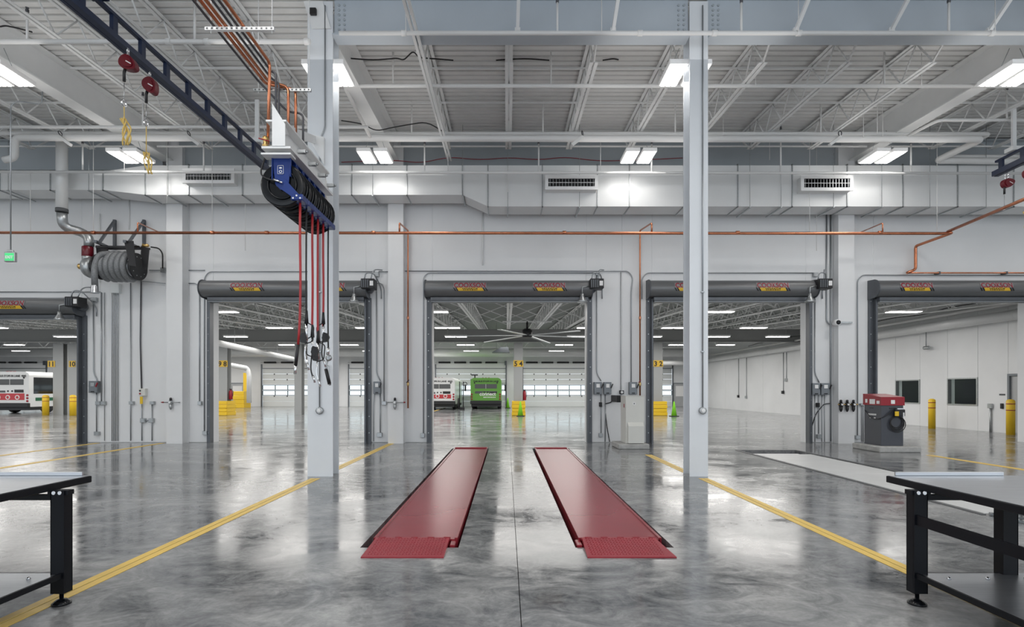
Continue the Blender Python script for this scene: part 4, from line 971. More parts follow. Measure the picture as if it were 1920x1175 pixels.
# ================================================================ WALL ELECTRICS AND PIPING
WY = 16.265
def cond(pts, lb, m='conduit', r=.016, D=WY, name='wall_conduit', grp='thin conduits on the wall', cat='conduit', br=.12):
    P = [at(*(p if len(p) == 3 else (*p, D))) for p in pts]
    return setp(MB().tube(bend(P, br), r, 7).build(name, m), lb, cat, grp)
def wbox(x0, y0, x1, y1, lb, name='junction_box', m='galv', d=.10, D=W0, grp='small junction boxes on the wall', cat='box', door=False):
    a = at(x0, y0, D - d); b = at(x1, y1, D - d)
    t = thing(name, lb, cat, ((a.x + b.x) / 2, D - d / 2, b.z), grp)
    MB().bbox(a.x, b.x, D - d, D - .001, b.z, a.z, .006).build('box_body', m, t)
    MB().box(a.x + .012, b.x - .012, D - d - .006, D - d, b.z + .012, a.z - .012).build('cover', m, t)
    return t, a, b
def disc(x0, y0, x1, y1, lb, red=False):
    t, a, b = wbox(x0, y0, x1, y1, lb, 'disconnect_switch', 'box_grey', .14, grp='grey switch boxes by the doorways', cat='switch box')
    D = W0 - .15; w_ = b.x - a.x; h = a.z - b.z
    MB().box(a.x + w_ * .28, b.x - w_ * .28, D - .012, D - .005, a.z - h * .45, a.z - h * .15).build('label', 'white' if not red else 'galv', t)
    MB().bar((b.x - .02, D - .02, b.z + h * .5), (b.x + .035, D - .02, b.z + h * .85), .03, .03).build('lever', 'red' if red else 'black', t)
    MB().box(a.x + w_ * .3, b.x - w_ * .3, D - .012, D - .005, b.z + h * .06, b.z + h * .14).build('marking', 'black', t)
cond([(-20, 547), (188, 547)], 'upper conduit over the first doorway'); cond([(-20, 558.6), (175, 558.6)], 'lower conduit over the first doorway')
wbox(170, 557, 180, 565, 'junction box above the right jamb of the first doorway')
cond([(175, 565), (175.6, 699), (182, 712), (182, 720)], 'conduit with a kink beside the first doorway')
disc(166, 714, 182, 736, 'grey switch box with red lever beside the first doorway', True)
cond([(181, 736), (181, 750), (181, 809)], 'short conduit under the red levered switch box'); wbox(178, 752, 187, 759, 'left half of the outlet pair by the first doorway'); wbox(188, 752, 196, 759, 'right half of the outlet pair by the first doorway')
wbox(175.5, 809, 184, 816, 'low junction box by the first doorway')
cond([(190, 548), (190, 752)], 'thin conduit down to the outlet pair'); cond([(196, 548), (196, 826)], 'thin conduit just right of the outlet pair', r=.01)
wbox(207, 531, 223, 549, 'pale square pull box below the exhaust reel', m='panel_white', d=.12)
for i, x in enumerate((210, 213.6, 217.2, 221)): cond([(x, 549), (x, 562), (x, 826.5)], 'one of four thin conduits dropping from the pull box, %s from left' % ORD[i], r=.012)
cond([(245, 530), (245, 752), (245, 826)], 'conduit left of the yellow tagged control box'); wbox(241, 752, 249, 758, 'junction box on the conduit left of the yellow tag')
cond([(265.5, 470), (263, 640), (265.5, 728)], 'dark conduit running up from the yellow tagged control box to the reel', 'steel_pipe', .02)
t, a, b = wbox(260, 728, 272, 742, 'beige control box with red button on the left wall', 'control_box', 'cabinet_cream', .12, cat='control box', grp=None)
for k in (.3, .7): MB().lathe((a.x + .05, a.y - .006, b.z + (a.z - b.z) * k), (0, -1, 0), [(.025, 0), (.025, .02)], 10).build('button', 'red' if k < .5 else 'black', t)
MB().box(a.x + .05, a.x + .13, a.y - .02, a.y + .0, b.z - .24, b.z - .02).build('yellow_tag', 'yellow', t)
cond([(266, 757), (266, 784), (266, 826)], 'conduit below the yellow tag'); wbox(262, 784, 271, 792, 'left of the two linked low boxes on the left wall'); wbox(278, 784, 286.5, 792, 'right of the two linked low boxes on the left wall')
cond([(271, 788), (278, 788)], 'short link between the two low boxes'); wbox(280, 752, 288, 758, 'small outlet box right of the yellow tag'); cond([(285, 758), (285, 826)], 'conduit below the small outlet box')
# between column and door 2
cond([(383, 810), (383, 520), (392, 509), (703, 509)], 'conduit arching over the second doorway'); wbox(379, 808, 388, 815, 'low junction box left of the second doorway')
cond([(374, 535), (374, 752)], 'conduit ending in the outlet left of the second doorway'); wbox(370, 752, 377, 759, 'outlet box left of the second doorway')
cond([(354, 506.5), (384, 506.5)], 'horizontal conduit from the left wall column')
cond([(354, 531), (368, 531), (374, 540)], 'bent conduit by the left wall column')
wbox(703, 509, 710, 518, 'junction box above the right jamb of the second doorway'); cond([(706, 518), (706, 700), (713.4, 714)], 'conduit down the right side of the second doorway')
cond([(706, 531), (716, 531), (720, 540), (720, 753)], 'bent conduit right of the second doorway'); disc(700, 715, 713, 738, 'grey switch box right of the second doorway')
cond([(713, 738), (713, 811)], 'conduit below the switch box of the second doorway'); cond([(702.5, 738), (700.5, 760), (700.5, 827)], 'thin conduit hugging the second doorway jamb', r=.011)
wbox(715.5, 752, 724, 759, 'outlet box between the second doorway and the column'); wbox(706.6, 811, 716, 819, 'low junction box right of the second doorway')
cond([(710, 509), (728, 509)], 'short conduit from the second doorway box to the column')
# middle door
cond([(759, 508), (1178, 508), (1186.7, 520), (1183.5, 545), (1183.5, 716)], 'long conduit passing over the middle doorway and dropping to a switch box')
cond([(794, 812), (794, 520), (802, 511.5), (1119, 511.5)], 'conduit arching over the middle doorway'); wbox(1118, 509, 1125, 516, 'junction box above the right jamb of the middle doorway'); wbox(788, 812, 796, 820, 'low junction box left of the middle doorway')
cond([(1118.8, 516), (1118.8, 700), (1127, 714)], 'conduit down the right side of the middle doorway')
disc(1114, 716, 1128.6, 739, 'left of the twin grey switch boxes by the middle doorway'); disc(1132.5, 716, 1146.5, 739, 'right of the twin grey switch boxes by the middle doorway'); disc(1180, 716, 1195, 739, 'grey switch box above the cream cabinet')
cond([(1127, 739), (1127, 812)], 'conduit below the left twin switch box'); cond([(1134.6, 739), (1134.6, 828)], 'conduit below the right twin switch box'); cond([(1164, 510), (1164, 745)], 'thin conduit left of the cream cabinet', r=.011)
wbox(1123, 812, 1130, 819, 'low junction box right of the middle doorway'); cond([(1135, 775), (1138, 800), (1143, 828)], 'black cord hanging below the right twin switch box', 'rubber', .014, name='cord', grp=None, cat='cord')
cond([(1157, 748), (1150, 748), (1146, 754), (1134, 757)], 'black cord from the cream cabinet plug', 'rubber', .016, name='cord', grp=None, cat='cord')
wbox(1124, 754, 1129, 762, 'small black inline switch below the left twin box', m='black', name='inline_switch', grp=None, cat='switch')
wbox(1157, 741, 1164, 754, 'black power plug left of the cream cabinet', m='black', name='power_plug', grp=None, cat='plug', d=.9)
t, a, b = wbox(1162, 731.5, 1170, 738.5, 'small dark gauge above the cream cabinet', 'wall_gauge', 'black', .1, cat='gauge', grp=None); MB().lathe(((a.x + b.x) / 2, a.y - .006, (a.z + b.z) / 2), (0, -1, 0), [(.04, 0), (.035, .01)], 14).build('dial', 'white', t)
# fourth door
cond([(1203.6, 560), (1203.6, 522), (1212, 511.5), (1526, 511.5)], 'conduit arching over the fourth doorway'); wbox(1526, 510.5, 1535, 518, 'junction box above the right jamb of the fourth doorway')
cond([(1528, 555), (1528, 700), (1536, 717)], 'conduit down the right side of the fourth doorway'); disc(1523, 718, 1538, 740, 'left of the twin grey switch boxes by the fourth doorway'); disc(1540, 718, 1556, 740, 'right of the twin grey switch boxes by the fourth doorway')
for i, x in enumerate((1528, 1541, 1546)): cond([(x, 740), (x, 828)], 'thin conduit below the twin boxes of the fourth doorway, %s' % ('left', 'middle', 'right')[i], r=.011)
cond([(1535, 740), (1535, 755), (1535, 813)], 'conduit to the low box by the fourth doorway'); wbox(1533, 814, 1541, 821.6, 'low junction box right of the fourth doorway'); wbox(1532.5, 755, 1537.5, 763, 'small black inline switch by the fourth doorway', m='black', name='inline_switch', grp=None, cat='switch')
cond([(1556, 756), (1545, 757), (1530, 775), (1522, 800)], 'black cord looping beside the fourth doorway', 'rubber', .014, name='cord', grp=None, cat='cord')
cond([(1550, 402), (1550, 600), (1553, 607), (1562, 608)], 'conduit coming down to the security camera', r=.02); cond([(1557.5, 402), (1557.5, 827)], 'tall conduit against the right wall column', r=.02)
cond([(1608, 820), (1608, 525), (1617, 515.5), (1990, 516)], 'conduit arching over the fifth doorway'); wbox(1605, 816, 1614, 823, 'low junction box left of the fifth doorway')
for i, x in enumerate((1616, 1619)): cond([(x, 758), (x, 770), (x, 828)], 'thin cable drop behind the red topped console, %s' % ('left', 'right')[i], r=.012)
wbox(1614, 756, 1621, 760, 'tiny box behind the red topped console')
cond([(905, 399), (905, 497)], 'short white conduit hanging from the duct to the wall above the middle doorway', 'white_steel', .02)
cond([(242, 372), (242, 430)], 'pale vertical conduit above the hose reel', 'white_steel', .015); cond([(187, 400), (187, 530)], 'pale vertical conduit left of the hose reel', 'white_steel', .015)
# copper on the wall
cm = 'copper'; CD = 14.75
o = setp(MB().tube(bend([at(-60, 436, CD), at(1768, 437.5, CD), (12.33, CD, 5.95), (12.36, 16.12, 5.95), (12.36, 16.12, 5.25), (12.1, 16.12, 5.14)], .08), .04, 12).build('copper_pipe', cm), 'long copper pipe crossing the whole wall below the duct, dropping at right', 'pipe', 'copper pipes on the wall')
for x in (175, 398, 500, 700, 1058, 1383, 1650): MB().lathe(at(x, 436, CD), (1, 0, 0), [(.046, -.05), (.05, -.045), (.05, .045), (.046, .05)], 12).build('coupling', cm, o)
setp(MB().tube([(12.2, CD, 5.98), (11.6, 10.0, 5.98)], .04, 12).build('copper_pipe', cm), 'copper pipe coming towards the viewer at upper right', 'pipe', 'copper pipes on the wall')
o = setp(MB().tube([(12.1, 16.12, 5.14), (20, 16.12, 5.14)], .022, 10).build('copper_pipe', cm), 'thin copper pipe above the fifth doorway', 'pipe', 'copper pipes on the wall')
for x in (1761, 1887): MB().box((x - 950) * .01612 - .02, (x - 950) * .01612 + .02, 16.09, 16.29, 5.10, 5.18).build('clamp', 'grille_dark', o)
for xm, xd, yb_, lb in ((749, 765, 765, 'copper drop pipe beside the middle wall column'), (1222, 1200, 742, 'copper drop pipe down to the cream cabinet'), (1655, None, 0, 'small copper loop on the main at right'), (262, None, 0, 'small copper branch above the hose reel')):
    if xd: P = [at(xm, 436, CD), at(xm, 418, CD), at(xd, 432, 16.12), at(xd, yb_, 16.12)]
    elif xm == 1655: P = [at(xm, 436, CD), at(xm, 418, CD), at(1612, 436, 16.2)]
    else: P = [at(258, 436, CD), at(258, 417, CD), at(300, 436, 16.2)]
    o = setp(MB().tube(bend(P, .06), .024 if xd else .018, 10).build('copper_pipe', cm), lb, 'pipe', 'copper pipes on the wall')
    if xd:
        for y in (596, 720): MB().lathe(at(xd, y, 16.12), (0, 0, 1), [(.03, -.05), (.034, -.04), (.034, .04), (.03, .05)], 10).build('coupling', 'brass' if y > 700 else cm, o)
        MB().bar(at(xd - 3, 717, 16.07), at(xd + 2, 712, 16.05), .02, .02).build('valve_lever', 'red' if xd > 1000 else 'black', o)
# ---- air preparation units
def frl(x0, x1, y, D, lb, n=1):
    a = at(x0, y, D); b = at(x1, y, D); t = thing('air_regulator', lb, 'air regulator', ((a.x + b.x) / 2, D, a.z - .15), 'air regulators on the wall columns')
    MB().tube([a, b], .014, 8).build('pipe_run', 'galv' if n == 1 else 'brass', t); L = b.x - a.x
    for k in range(n):
        cx = a.x + L * ((k + .5) / n if n > 1 else .45)
        bd = MB().bbox(cx - .045, cx + .045, D - .05, D + .05, a.z - .05, a.z + .05, .01).build('regulator_body', 'galv' if n == 1 else 'black', t)
        MB().lathe((cx, D, a.z + .05), (0, 0, 1), [(.035, 0), (.035, .07), (.02, .09)], 12).build('adjusting_knob', 'black', bd)
        MB().lathe((cx, D, a.z - .05), (0, 0, -1), [(.045, 0), (.045, .10), (.025, .15), (.012, .17)], 12).build('bowl', 'galv' if n == 1 else 'black', bd)
        MB().lathe((cx, D - .05, a.z), (0, -1, 0), [(.03, 0), (.03, .02)], 12).build('gauge', 'white', bd)
    m = MB().lathe(a, (-1, 0, 0), [(.02, 0), (.024, .02), (.012, .08)], 8) if x0 < 400 else MB().lathe(b, (1, 0, 0), [(.02, 0), (.024, .02), (.012, .05)], 8)
    m.build('valve', 'red' if x0 < 1000 else 'brass', t)
    MB().bar((b.x - .03, D, a.z), (b.x - .03, 15.955, a.z), .03, .03).build('bracket', 'galv', t)
frl(307, 336, 754, 15.88, 'silver air regulator on the column right of the exhaust reel wall'); frl(727, 757, 754, 15.88, 'silver air regulator on the column left of the middle doorway'); frl(1571, 1606, 758, 15.88, 'row of three black air regulators on the right wall column', 3)
# ---- camera
p = at(1572, 604, 15.75); t = thing('security_camera', 'round black and white security camera on the right wall column', 'camera', p)
MB().lathe((p.x, p.y, p.z), (0, 1, 0), [(.07, 0), (.095, .03), (.095, .18)], 18).build('housing', 'white', t); MB().lathe((p.x, p.y - .012, p.z), (0, 1, 0), [(.03, -.02), (.06, -.01), (.066, .012)], 18).build('dome', 'black_gloss', t)
MB().bar((p.x, 15.9, p.z + .01), (p.x + .50, 15.9, p.z + .01), .05, .05).build('mount_arm', 'galv', t)
# ---- exit sign
p = at(20, 481, 12.0); t = thing('exit_sign', 'green and white exit sign hanging on a rod at the left edge', 'sign', p)
MB().bbox(p.x - .12, p.x + .12, 11.96, 12.04, p.z - .12, p.z + .10, .01).build('sign_body', 'galv', t); MB().box(p.x - .09, p.x + .11, 11.953, 11.96, p.z - .10, p.z + .07).build('sign_face', 'exit_green', t)
text('EXIT', .085, p.x + .01, p.z - .05, 11.948, bold=.003).build('lettering', 'white', t)
MB().bbox(p.x - .07, p.x + .07, 11.97, 12.03, p.z + .10, p.z + .15, .01).build('canopy', 'galv', t); MB().tube(bend([(p.x, 12, p.z + .15), (p.x, 12, p.z + 3.4), (p.x + .15, 12, p.z + 3.5), (p.x + .7, 12.0, p.z + 3.42), (p.x + .75, 12, deckz(12) - .04)], .1), .014, 7).build('rod', 'conduit', t)
# ================================================================ EXHAUST REEL
t = thing('exhaust_drop', 'vertical white exhaust duct dropping from the ceiling at left', 'duct', (-12.95, 15.5, 6.8))
MB().lathe((at(116, 0, 14.9).x, 14.9, 6.65), (0, 0, 1), [(.14, 0), (.14, 2.4)], 20).build('straight_duct', 'duct', t); MB().lathe((at(116, 0, 14.9).x, 14.9, 6.56), (0, 0, 1), [(.15, 0), (.15, .1)], 20).build('collar', 'grille_dark', t)
P = bend([at(116, 398, 14.9), at(118, 425, 15.0), at(155, 436, 15.3), at(167, 446, 15.3), at(167, 462, 15.3)], .45, 6); MB().tube(P, .125, 16).build('elbow', 'galv', t)
t = thing('exhaust_reel', 'large exhaust hose reel with grey ribbed hose on the left wall', 'hose reel', (-11.4, 15.4, 4.9)); yc = 15.35; zc = at(0, 500, yc).z
px = lambda p: (p - 950) * yc / F
m = MB().lathe((px(167), 15.3, at(0, 482, 15.3).z), (0, 0, 1), [(.13, 0), (.145, .02), (.145, .28), (.13, .3)], 18); m.build('rubber_sleeve', 'dark_red', t)
MB().lathe((px(168), 15.35, zc - .02), (1, 0, 0), [(.10, -.12), (.26, -.08), (.30, .0), (.30, .12), (.22, .18)], 24).build('fan_housing', 'galv', t)
MB().tube([(px(167), 15.3, zc + .1), (px(167), 15.3, zc + .36)], .14, 16).build('inlet_spout', 'galv', t)
MB().lathe((px(150), 15.3, zc + .0), (1, 0, 0), [(.06, 0), (.08, .02), (.08, .06), (.05, .08), (.05, .16)], 12).build('brass_fitting', 'brass', t)
MB().lathe((px(176), yc, zc - .02), (1, 0, 0), [(.24, 0), (.24, .16)], 20).build('bearing', 'black', t)
MB().lathe((px(187), yc, zc), (1, 0, 0), [(.36, 0), (.37, .02), (.36, .04)], 28).build('drum_flange', 'black', t)
MB().lathe((px(187), yc, zc), (1, 0, 0), [(.28, .04), (.28, 1.0)], 28).build('drum', 'stainless', t)
df = MB().lathe((px(257), yc, zc), (1, 0, 0), [(.38, 0), (.39, .02), (.38, .05)], 28).build('drum_flange', 'black', t)
b0 = MB().lathe((px(257) + .05, yc + .28, zc), (1, 0, 0), [(.014, 0), (.014, .012)], 6).build('bolt', 'galv', df)
for k in range(1, 10):
    a = k * .628; c = b0.copy(); C.objects.link(c); c.location = (0, .28 * (math.cos(a) - 1), .28 * math.sin(a))
pts = []; 
for k in range(0, 4 * 22 + 12):
    a = -math.pi * .5 - k * 2 * math.pi / 22 * 1; u = k / (4 * 22 + 12); pts.append((px(203) + (px(250) - px(203)) * u, yc + .36 * math.cos(a + 1.57 + math.pi * .5 + math.pi), zc + .36 * math.sin(a + 1.57 + math.pi * .5 + math.pi)))
MB().tube(pts, .083, 12).build('coiled_hose', 'hose_grey', t)
tl = MB().tube(bend([(px(216), yc - .2, zc + .33), (px(205), yc - .40, zc + .25), (px(199), yc - .44, zc - .1), (px(200), yc - .44, zc - .62)], .3, 6), .08, 14).build('hanging_hose', 'hose_grey', t)
MB().lathe((px(200), yc - .44, zc - .62), (0, 0, -1), [(.085, 0), (.09, .02), (.10, .2), (.11, .22)], 16).build('nozzle', 'stainless', tl)
m = MB(); m.prism([(px(177), at(0, 459, yc).z), (px(200), at(0, 459, yc).z), (px(198), at(0, 482, yc).z), (px(180), at(0, 490, yc).z)], 'xz', yc + .05, yc + .08); m.build('side_plate', 'black', t)
m = MB(); m.prism([(px(252), at(0, 459, yc).z), (px(269), at(0, 459, yc).z), (px(274), at(0, 506, yc).z), (px(262), at(0, 504, yc).z)], 'xz', yc - .42, yc - .40)
m.prism([(px(269), at(0, 463, yc).z), (px(285), at(0, 467, yc).z), (px(281), at(0, 508, yc).z), (px(273), at(0, 505, yc).z)], 'xz', yc - .12, yc - .10); m.build('side_plate', 'black', t)
m = MB(); m.bar((px(178), yc + .25, at(0, 462, yc).z), (px(270), yc + .25, at(0, 462, yc).z), .05, .05); m.bar((px(190), yc - .2, at(0, 466, yc).z), (px(270), yc - .2, at(0, 466, yc).z), .05, .05); m.build('top_rails', 'black', t)
for xx in (214, 269):
    m = MB(); m.bar(at(xx + 1, 412, 16.24), at(xx + 1, 468, 16.24), .07, .07); m.bar(at(xx, 415, 16.2), at(xx - 28, 455, 15.0), .06, .06); m.bar(at(xx - 36, 452, 14.85), at(xx - 5, 466, 16.2), .07, .07); m.build('wall_bracket', 'grey_steel', t)
MB().lathe((px(271), yc - .1, at(0, 462, yc).z), (1, 0, 0), [(.03, 0), (.06, .03), (.04, .08), (.05, .16), (.02, .2)], 10).build('brass_valve', 'brass', t)
cond([(283, 463), (298, 465), (305, 475), (305, 503)], 'black flexible cord from the exhaust reel to its wall box', 'rubber', .02, D=16.1, name='cord', grp=None, cat='cord', br=.25); wbox(300, 501, 309, 510, 'junction box right of the exhaust reel'); cond([(280, 506.5), (312, 506.5)], 'short conduit at the box right of the exhaust reel'); cond([(243, 525), (310, 531)], 'thin conduit under the exhaust reel', r=.012)
# ================================================================ CABINETS
t = thing('lift_console', 'dark grey control console with red top on a concrete pad', 'console', (10.05, 14.2, 0))
MB().bbox(9.55, 10.62, 13.65, 14.75, 0, .145, .02).build('concrete_pad', 'pad', t)
MB().bbox(9.76, 10.34, 13.9, 14.56, .145, 1.20, .006).build('cabinet_body', 'cabinet_grey', t)
top = MB(); top._a([(9.74, 13.88, 1.2), (10.36, 13.88, 1.2), (10.36, 14.58, 1.2), (9.74, 14.58, 1.2), (9.74, 13.88, 1.42), (10.36, 13.88, 1.42), (10.36, 14.58, 1.50), (9.74, 14.58, 1.50)], [(0, 3, 2, 1), (4, 5, 6, 7), (0, 1, 5, 4), (1, 2, 6, 5), (2, 3, 7, 6), (3, 0, 4, 7)]); tp = top.build('red_top', 'red', t)
m = MB(); m.box(10.0, 10.1, 13.872, 13.88, 1.24, 1.34); m.box(9.728, 9.74, 14.1, 14.3, 1.23, 1.36); m.box(9.728, 9.74, 13.93, 14.03, 1.24, 1.32); m.box(9.728, 9.74, 14.4, 14.47, 1.26, 1.36); m.build('notices', 'white', tp)
MB().box(9.97, 10.14, 13.893, 13.9, 1.11, 1.14).build('vent_slot', 'black', t)
MB().box(9.753, 9.76, 14.2, 14.34, 1.11, 1.13).build('vent_slot', 'black', t)
def side_text(s, size, X, y, z, m_, par):
    k = text(s, size, 0, 0, 0); k.v = [(X - v[1] * -1 * -1, y - v[0], z + v[2]) for v in k.v]; k.build('lettering', m_, par)
side_text('HYDRAULIC', .085, 9.752, 14.22, .98, 'white', t) if False else None
m = MB(); rr = random.Random(5)
yy = 14.08
while yy < 14.42: m.box(9.75, 9.757, yy, yy + .022, .93, .975); yy += .034
for yy in (14.1, 14.14, 14.3): m.box(9.75, 9.757, yy, yy + .02, .85, .88)
m.build('small_lettering', 'white', t)
# coiled cable with black handset on the front
cx, cz = 10.14, .80
for k, r_ in enumerate((.15, .17, .185, .2)):
    m = MB(); m.ring((cx + .01 * (k % 2), 13.875 - .012 * k, cz - .03 - .02 * k), (0, 1, 0), r_, .011, 24, 6); m.build('cable_coil', 'rubber', t)
h = MB().bbox(cx - .09, cx + .16, 13.77, 13.86, cz + .12, cz + .30, .015).build('handset', 'black', t)
MB().box(cx - .12, cx - .02, 13.76, 13.77, cz + .13, cz + .25).build('yellow_label', 'yellow', h); MB().box(cx + .09, cx + .12, 13.755, 13.77, cz + .09, cz + .22).build('tag', 'white', h); MB().box(cx - .03, cx + .14, 13.80, 13.86, cz + .30, cz + .33).build('clip', 'chrome', h)
MB().tube(bend([(9.74, 14.5, 1.05), (9.72, 14.2, .83), (9.73, 13.92, .85), (9.86, 13.86, .92), (cx - .12, 13.85, 1.08)], .2), .01, 6).build('cord', 'black', t)
t = thing('power_cabinet', 'tall cream cabinet with sloped vent box on a concrete pad', 'cabinet', (3.5, 14.8, 0))
MB().bbox(3.02, 3.86, 14.40, 15.35, 0, .14, .02).build('concrete_pad', 'pad', t)
MB().bbox(3.25, 3.76, 14.56, 15.2, .14, 1.43, .008).build('cabinet_body', 'cabinet_cream', t); MB().box(3.245, 3.765, 14.55, 15.21, 1.43, 1.445).build('lid', 'cabinet_cream', t)
m = MB(); m.prism([(14.45, .16), (14.45, .62), (14.56, .72), (14.56, .16)], 'yz', 3.30, 3.72); m.build('vent_box', 'cabinet_cream', t)
m = MB(); m.box(3.44, 3.52, 14.552, 14.56, 1.19, 1.27); m.build('notice', 'white', t); m = MB(); m.box(3.468, 3.492, 14.549, 14.552, 1.215, 1.245); m.build('symbol', 'black', t)
MB().box(3.242, 3.25, 14.72, 14.80, 1.12, 1.22).build('label', 'red', t)
# ================================================================ FAR HALL THINGS
def bollard(x, y, h, r, lb, m='yellow'):
    t = thing('bollard', lb, 'bollard', (x, y, 0), 'yellow steel bollards')
    MB().lathe((x, y, 0), (0, 0, 1), [(r, 0), (r, h - r * .5), (r * .8, h - r * .2), (r * .4, h)], 16).build('post', m, t)
    for z in (h * .68, h * .86): MB().lathe((x, y, z), (0, 0, 1), [(r + .004, 0), (r + .004, .03)], 16).build('band', 'decal_red', t)
bollard(17.7, 22.2, 1.24, .125, 'yellow bollard in front of the two office windows'); bollard(18.0, 19.05, 1.27, .125, 'yellow bollard by the office door at right')
bollard(-29.3, 33.9, 1.3, .18, 'yellow bollard left of the column numbered 11'); bollard(-27.0, 33.2, 1.3, .18, 'yellow bollard just right of the column numbered 10')
def barrier(x0, x1, y, h, lb):
    t = thing('jersey_barrier', lb, 'barrier', ((x0 + x1) / 2, y, 0), 'yellow plastic column guards')
    n = 4; k = h / n; y1 = y + max(.9, x1 - x0) + .3
    for i in range(n):
        m = MB(); o = .02 * (i % 2); z0, z1 = i * k + .004, (i + 1) * k - .008
        m.bbox(x0 + o, x1 - o, y + o, y + .1, z0, z1, .02); m.bbox(x0 + o, x1 - o, y1 - .1, y1 - o, z0, z1, .02); m.box(x0 + o, x0 + .1, y + .1, y1 - .1, z0, z1); m.box(x1 - .1, x1 - o, y + .1, y1 - .1, z0, z1)
        m.build('ring_segment', 'yellow', t)
barrier(-18.5, -17.6, 33.5, .92, 'stacked yellow guard ringing the column base in the second doorway'); barrier(.32, 1.18, 33.3, .92, 'stacked yellow guard ringing the column base in the middle doorway'); barrier(9.15, 10.05, 33.3, .9, 'stacked yellow guard ringing the column base in the fourth doorway')
barrier(-24.4, -23.4, 47.5, 1.5, 'tall yellow guard near the far exit door')
def cone(x, y, lb):
    t = thing('traffic_cone', lb, 'traffic cone', (x, y, 0), 'lime green traffic cones')
    MB().lathe((x, y, .03), (0, 0, 1), [(.17, 0), (.04, .85), (.03, .88)], 16).build('cone_body', 'lime', t); MB().bbox(x - .24, x + .24, y - .24, y + .24, 0, .04, .01).build('base', 'black', t)
cone(.84, 32.6, 'lime green traffic cone in front of the middle yellow guard'); cone(10.2, 32.5, 'lime green traffic cone beside the right yellow guard'); cone(.1, 47, 'distant lime green traffic cone left of the column 5 and 4')
def ext(x, y, z, lb):
    t = thing('fire_extinguisher', lb, 'fire extinguisher', (x, y, z), 'dark red fire extinguishers')
    MB().lathe((x, y, z), (0, 0, 1), [(.10, 0), (.12, .03), (.12, .5), (.05, .6), (.03, .62)], 14).build('cylinder', 'red', t); MB().bar((x - .08, y, z + .66), (x + .08, y, z + .64), .03, .06).build('handle', 'black', t); MB().tube(bend([(x, y, z + .6), (x + .16, y, z + .55), (x + .14, y, z + .2)], .06), .015, 6).build('hose', 'black', t)
ext(1.13, 34.05, .95, 'dark red extinguisher on the column seen in the middle doorway'); ext(-17.72, 34.25, 1.0, 'dark red extinguisher on the column seen in the second doorway')
setp(MB().box(-24.5, -24.0, FARY - 2, FARY - 1.6, 0, 3.2).build('yellow_post_guard', 'yellow'), 'tall flat yellow post guard at the far wall', 'post guard')
# far exit doors and small wall marks
for x0, lb, n in ((432, 'l', 21), (1262, 'r', 22)):
    a = at(x0 + 2, 0, FARY - .05).x
    t = thing('door_%d' % n, None, None, (a, FARY, 0), kind='structure')
    MB().box(a - .1, a + 1.3, FARY - .06, FARY - .001, 0, 2.3).build('door_frame', 'box_grey', t); MB().box(a, a + 1.2, FARY - .08, FARY - .06, .02, 2.2).build('door_leaf', 'cover_grey', t); MB().box(a + .15, a + 1.05, FARY - .10, FARY - .08, 1.0, 2.0).build('pane', 'white', t)
# round white duct and piping along the far right wall, plus a left one
t = thing('round_duct', 'long round white duct along the right wall of the far hall', 'duct', (18.2, 35, 4.2))
MB().tube([(18.2, 17.0, 4.3), (18.2, 49, 4.3)], .19, 14).build('duct_run', 'duct', t)
m = MB()
for k in range(7): m.ring((18.2, 19 + 4.5 * k, 4.3), (0, 1, 0), .19, .02, 16, 5)
m.build('joints', 'duct', t)
setp(MB().tube([(18.2, 17, 4.72), (18.2, 49, 4.72)], .07, 8).build('wall_pipe', 'pipe_white'), 'thin white pipe above the round duct in the far hall', 'pipe')
setp(MB().tube([(17.6, 49, 4.1), (12, 49.5, 4.1)], .22, 12).build('round_duct', 'duct'), 'short round white duct above the right exit door, far end', 'duct')
for p in ((16.5, 49.1), (13, 49.42)): MB().tube([(p[0], p[1], 4.2), (p[0], p[1], deckf(p[1]) - .02)], .012, 5).build('hanger_rod', 'galv', bpy.data.objects['round_duct.001'])
setp(MB().tube([at(395, 640, 26), at(575, 678, 44)], .16, 12).build('round_duct', 'duct'), 'slanting round white duct seen through the second doorway', 'duct')
for p in (at(440, 649, 30), at(520, 666.5, 38)): MB().tube([p, (p.x, p.y, deckf(p.y) - .02)], .012, 5).build('hanger_rod', 'galv', bpy.data.objects['round_duct.002'])
setp(MB().tube(bend([at(400, 686, 44), at(425, 683, 44), at(463, 690, 46), at(467, 700, 46), at(467, 755, 46)], .6), .2, 10).build('round_duct', 'duct'), 'bent white duct dropping to the far wall by the yellow post', 'duct')
setp(MB().tube([(-50, 48.5, 5.05), (17, 48.5, 5.05)], .42, 16).build('round_duct', 'duct'), 'big round white duct above the far overhead doors', 'duct')
setp(MB().tube(bend([(17.9, 20 + k * 1.5, 4.9 + .06 * math.sin(k * 2.3)) for k in range(14)], .4), .02, 6).build('cable', 'rubber'), 'sagging black cable along the far hall right wall', 'cable')
for i, (y, z0, z1) in enumerate(((35.4, 2.17, 4.1), (35.8, 1.35, 4.1), (41.3, .95, 4.1), (42.7, 1.0, 4.1))):
    if z0 > 90: continue
    x = XR - .03
    t = thing('wall_drop', 'thin conduit drop on the far hall right wall, %s from the right' % ORD[i], 'conduit', (x, y, z0), 'conduit drops on the far hall right wall')
    MB().tube([(x, y, z0), (x, y, z1)], .02, 6).build('tube', 'conduit', t); MB().bbox(x - .1, x + .02, y - .09, y + .09, z0, z0 + .2, .01).build('box_body', 'black' if i % 2 else 'galv', t)
p = (18.45, 18.6 / .795, 3.45); t = thing('security_camera', 'small bullet camera hanging above the office windows', 'camera', (18.4, 23.4, 3.45))
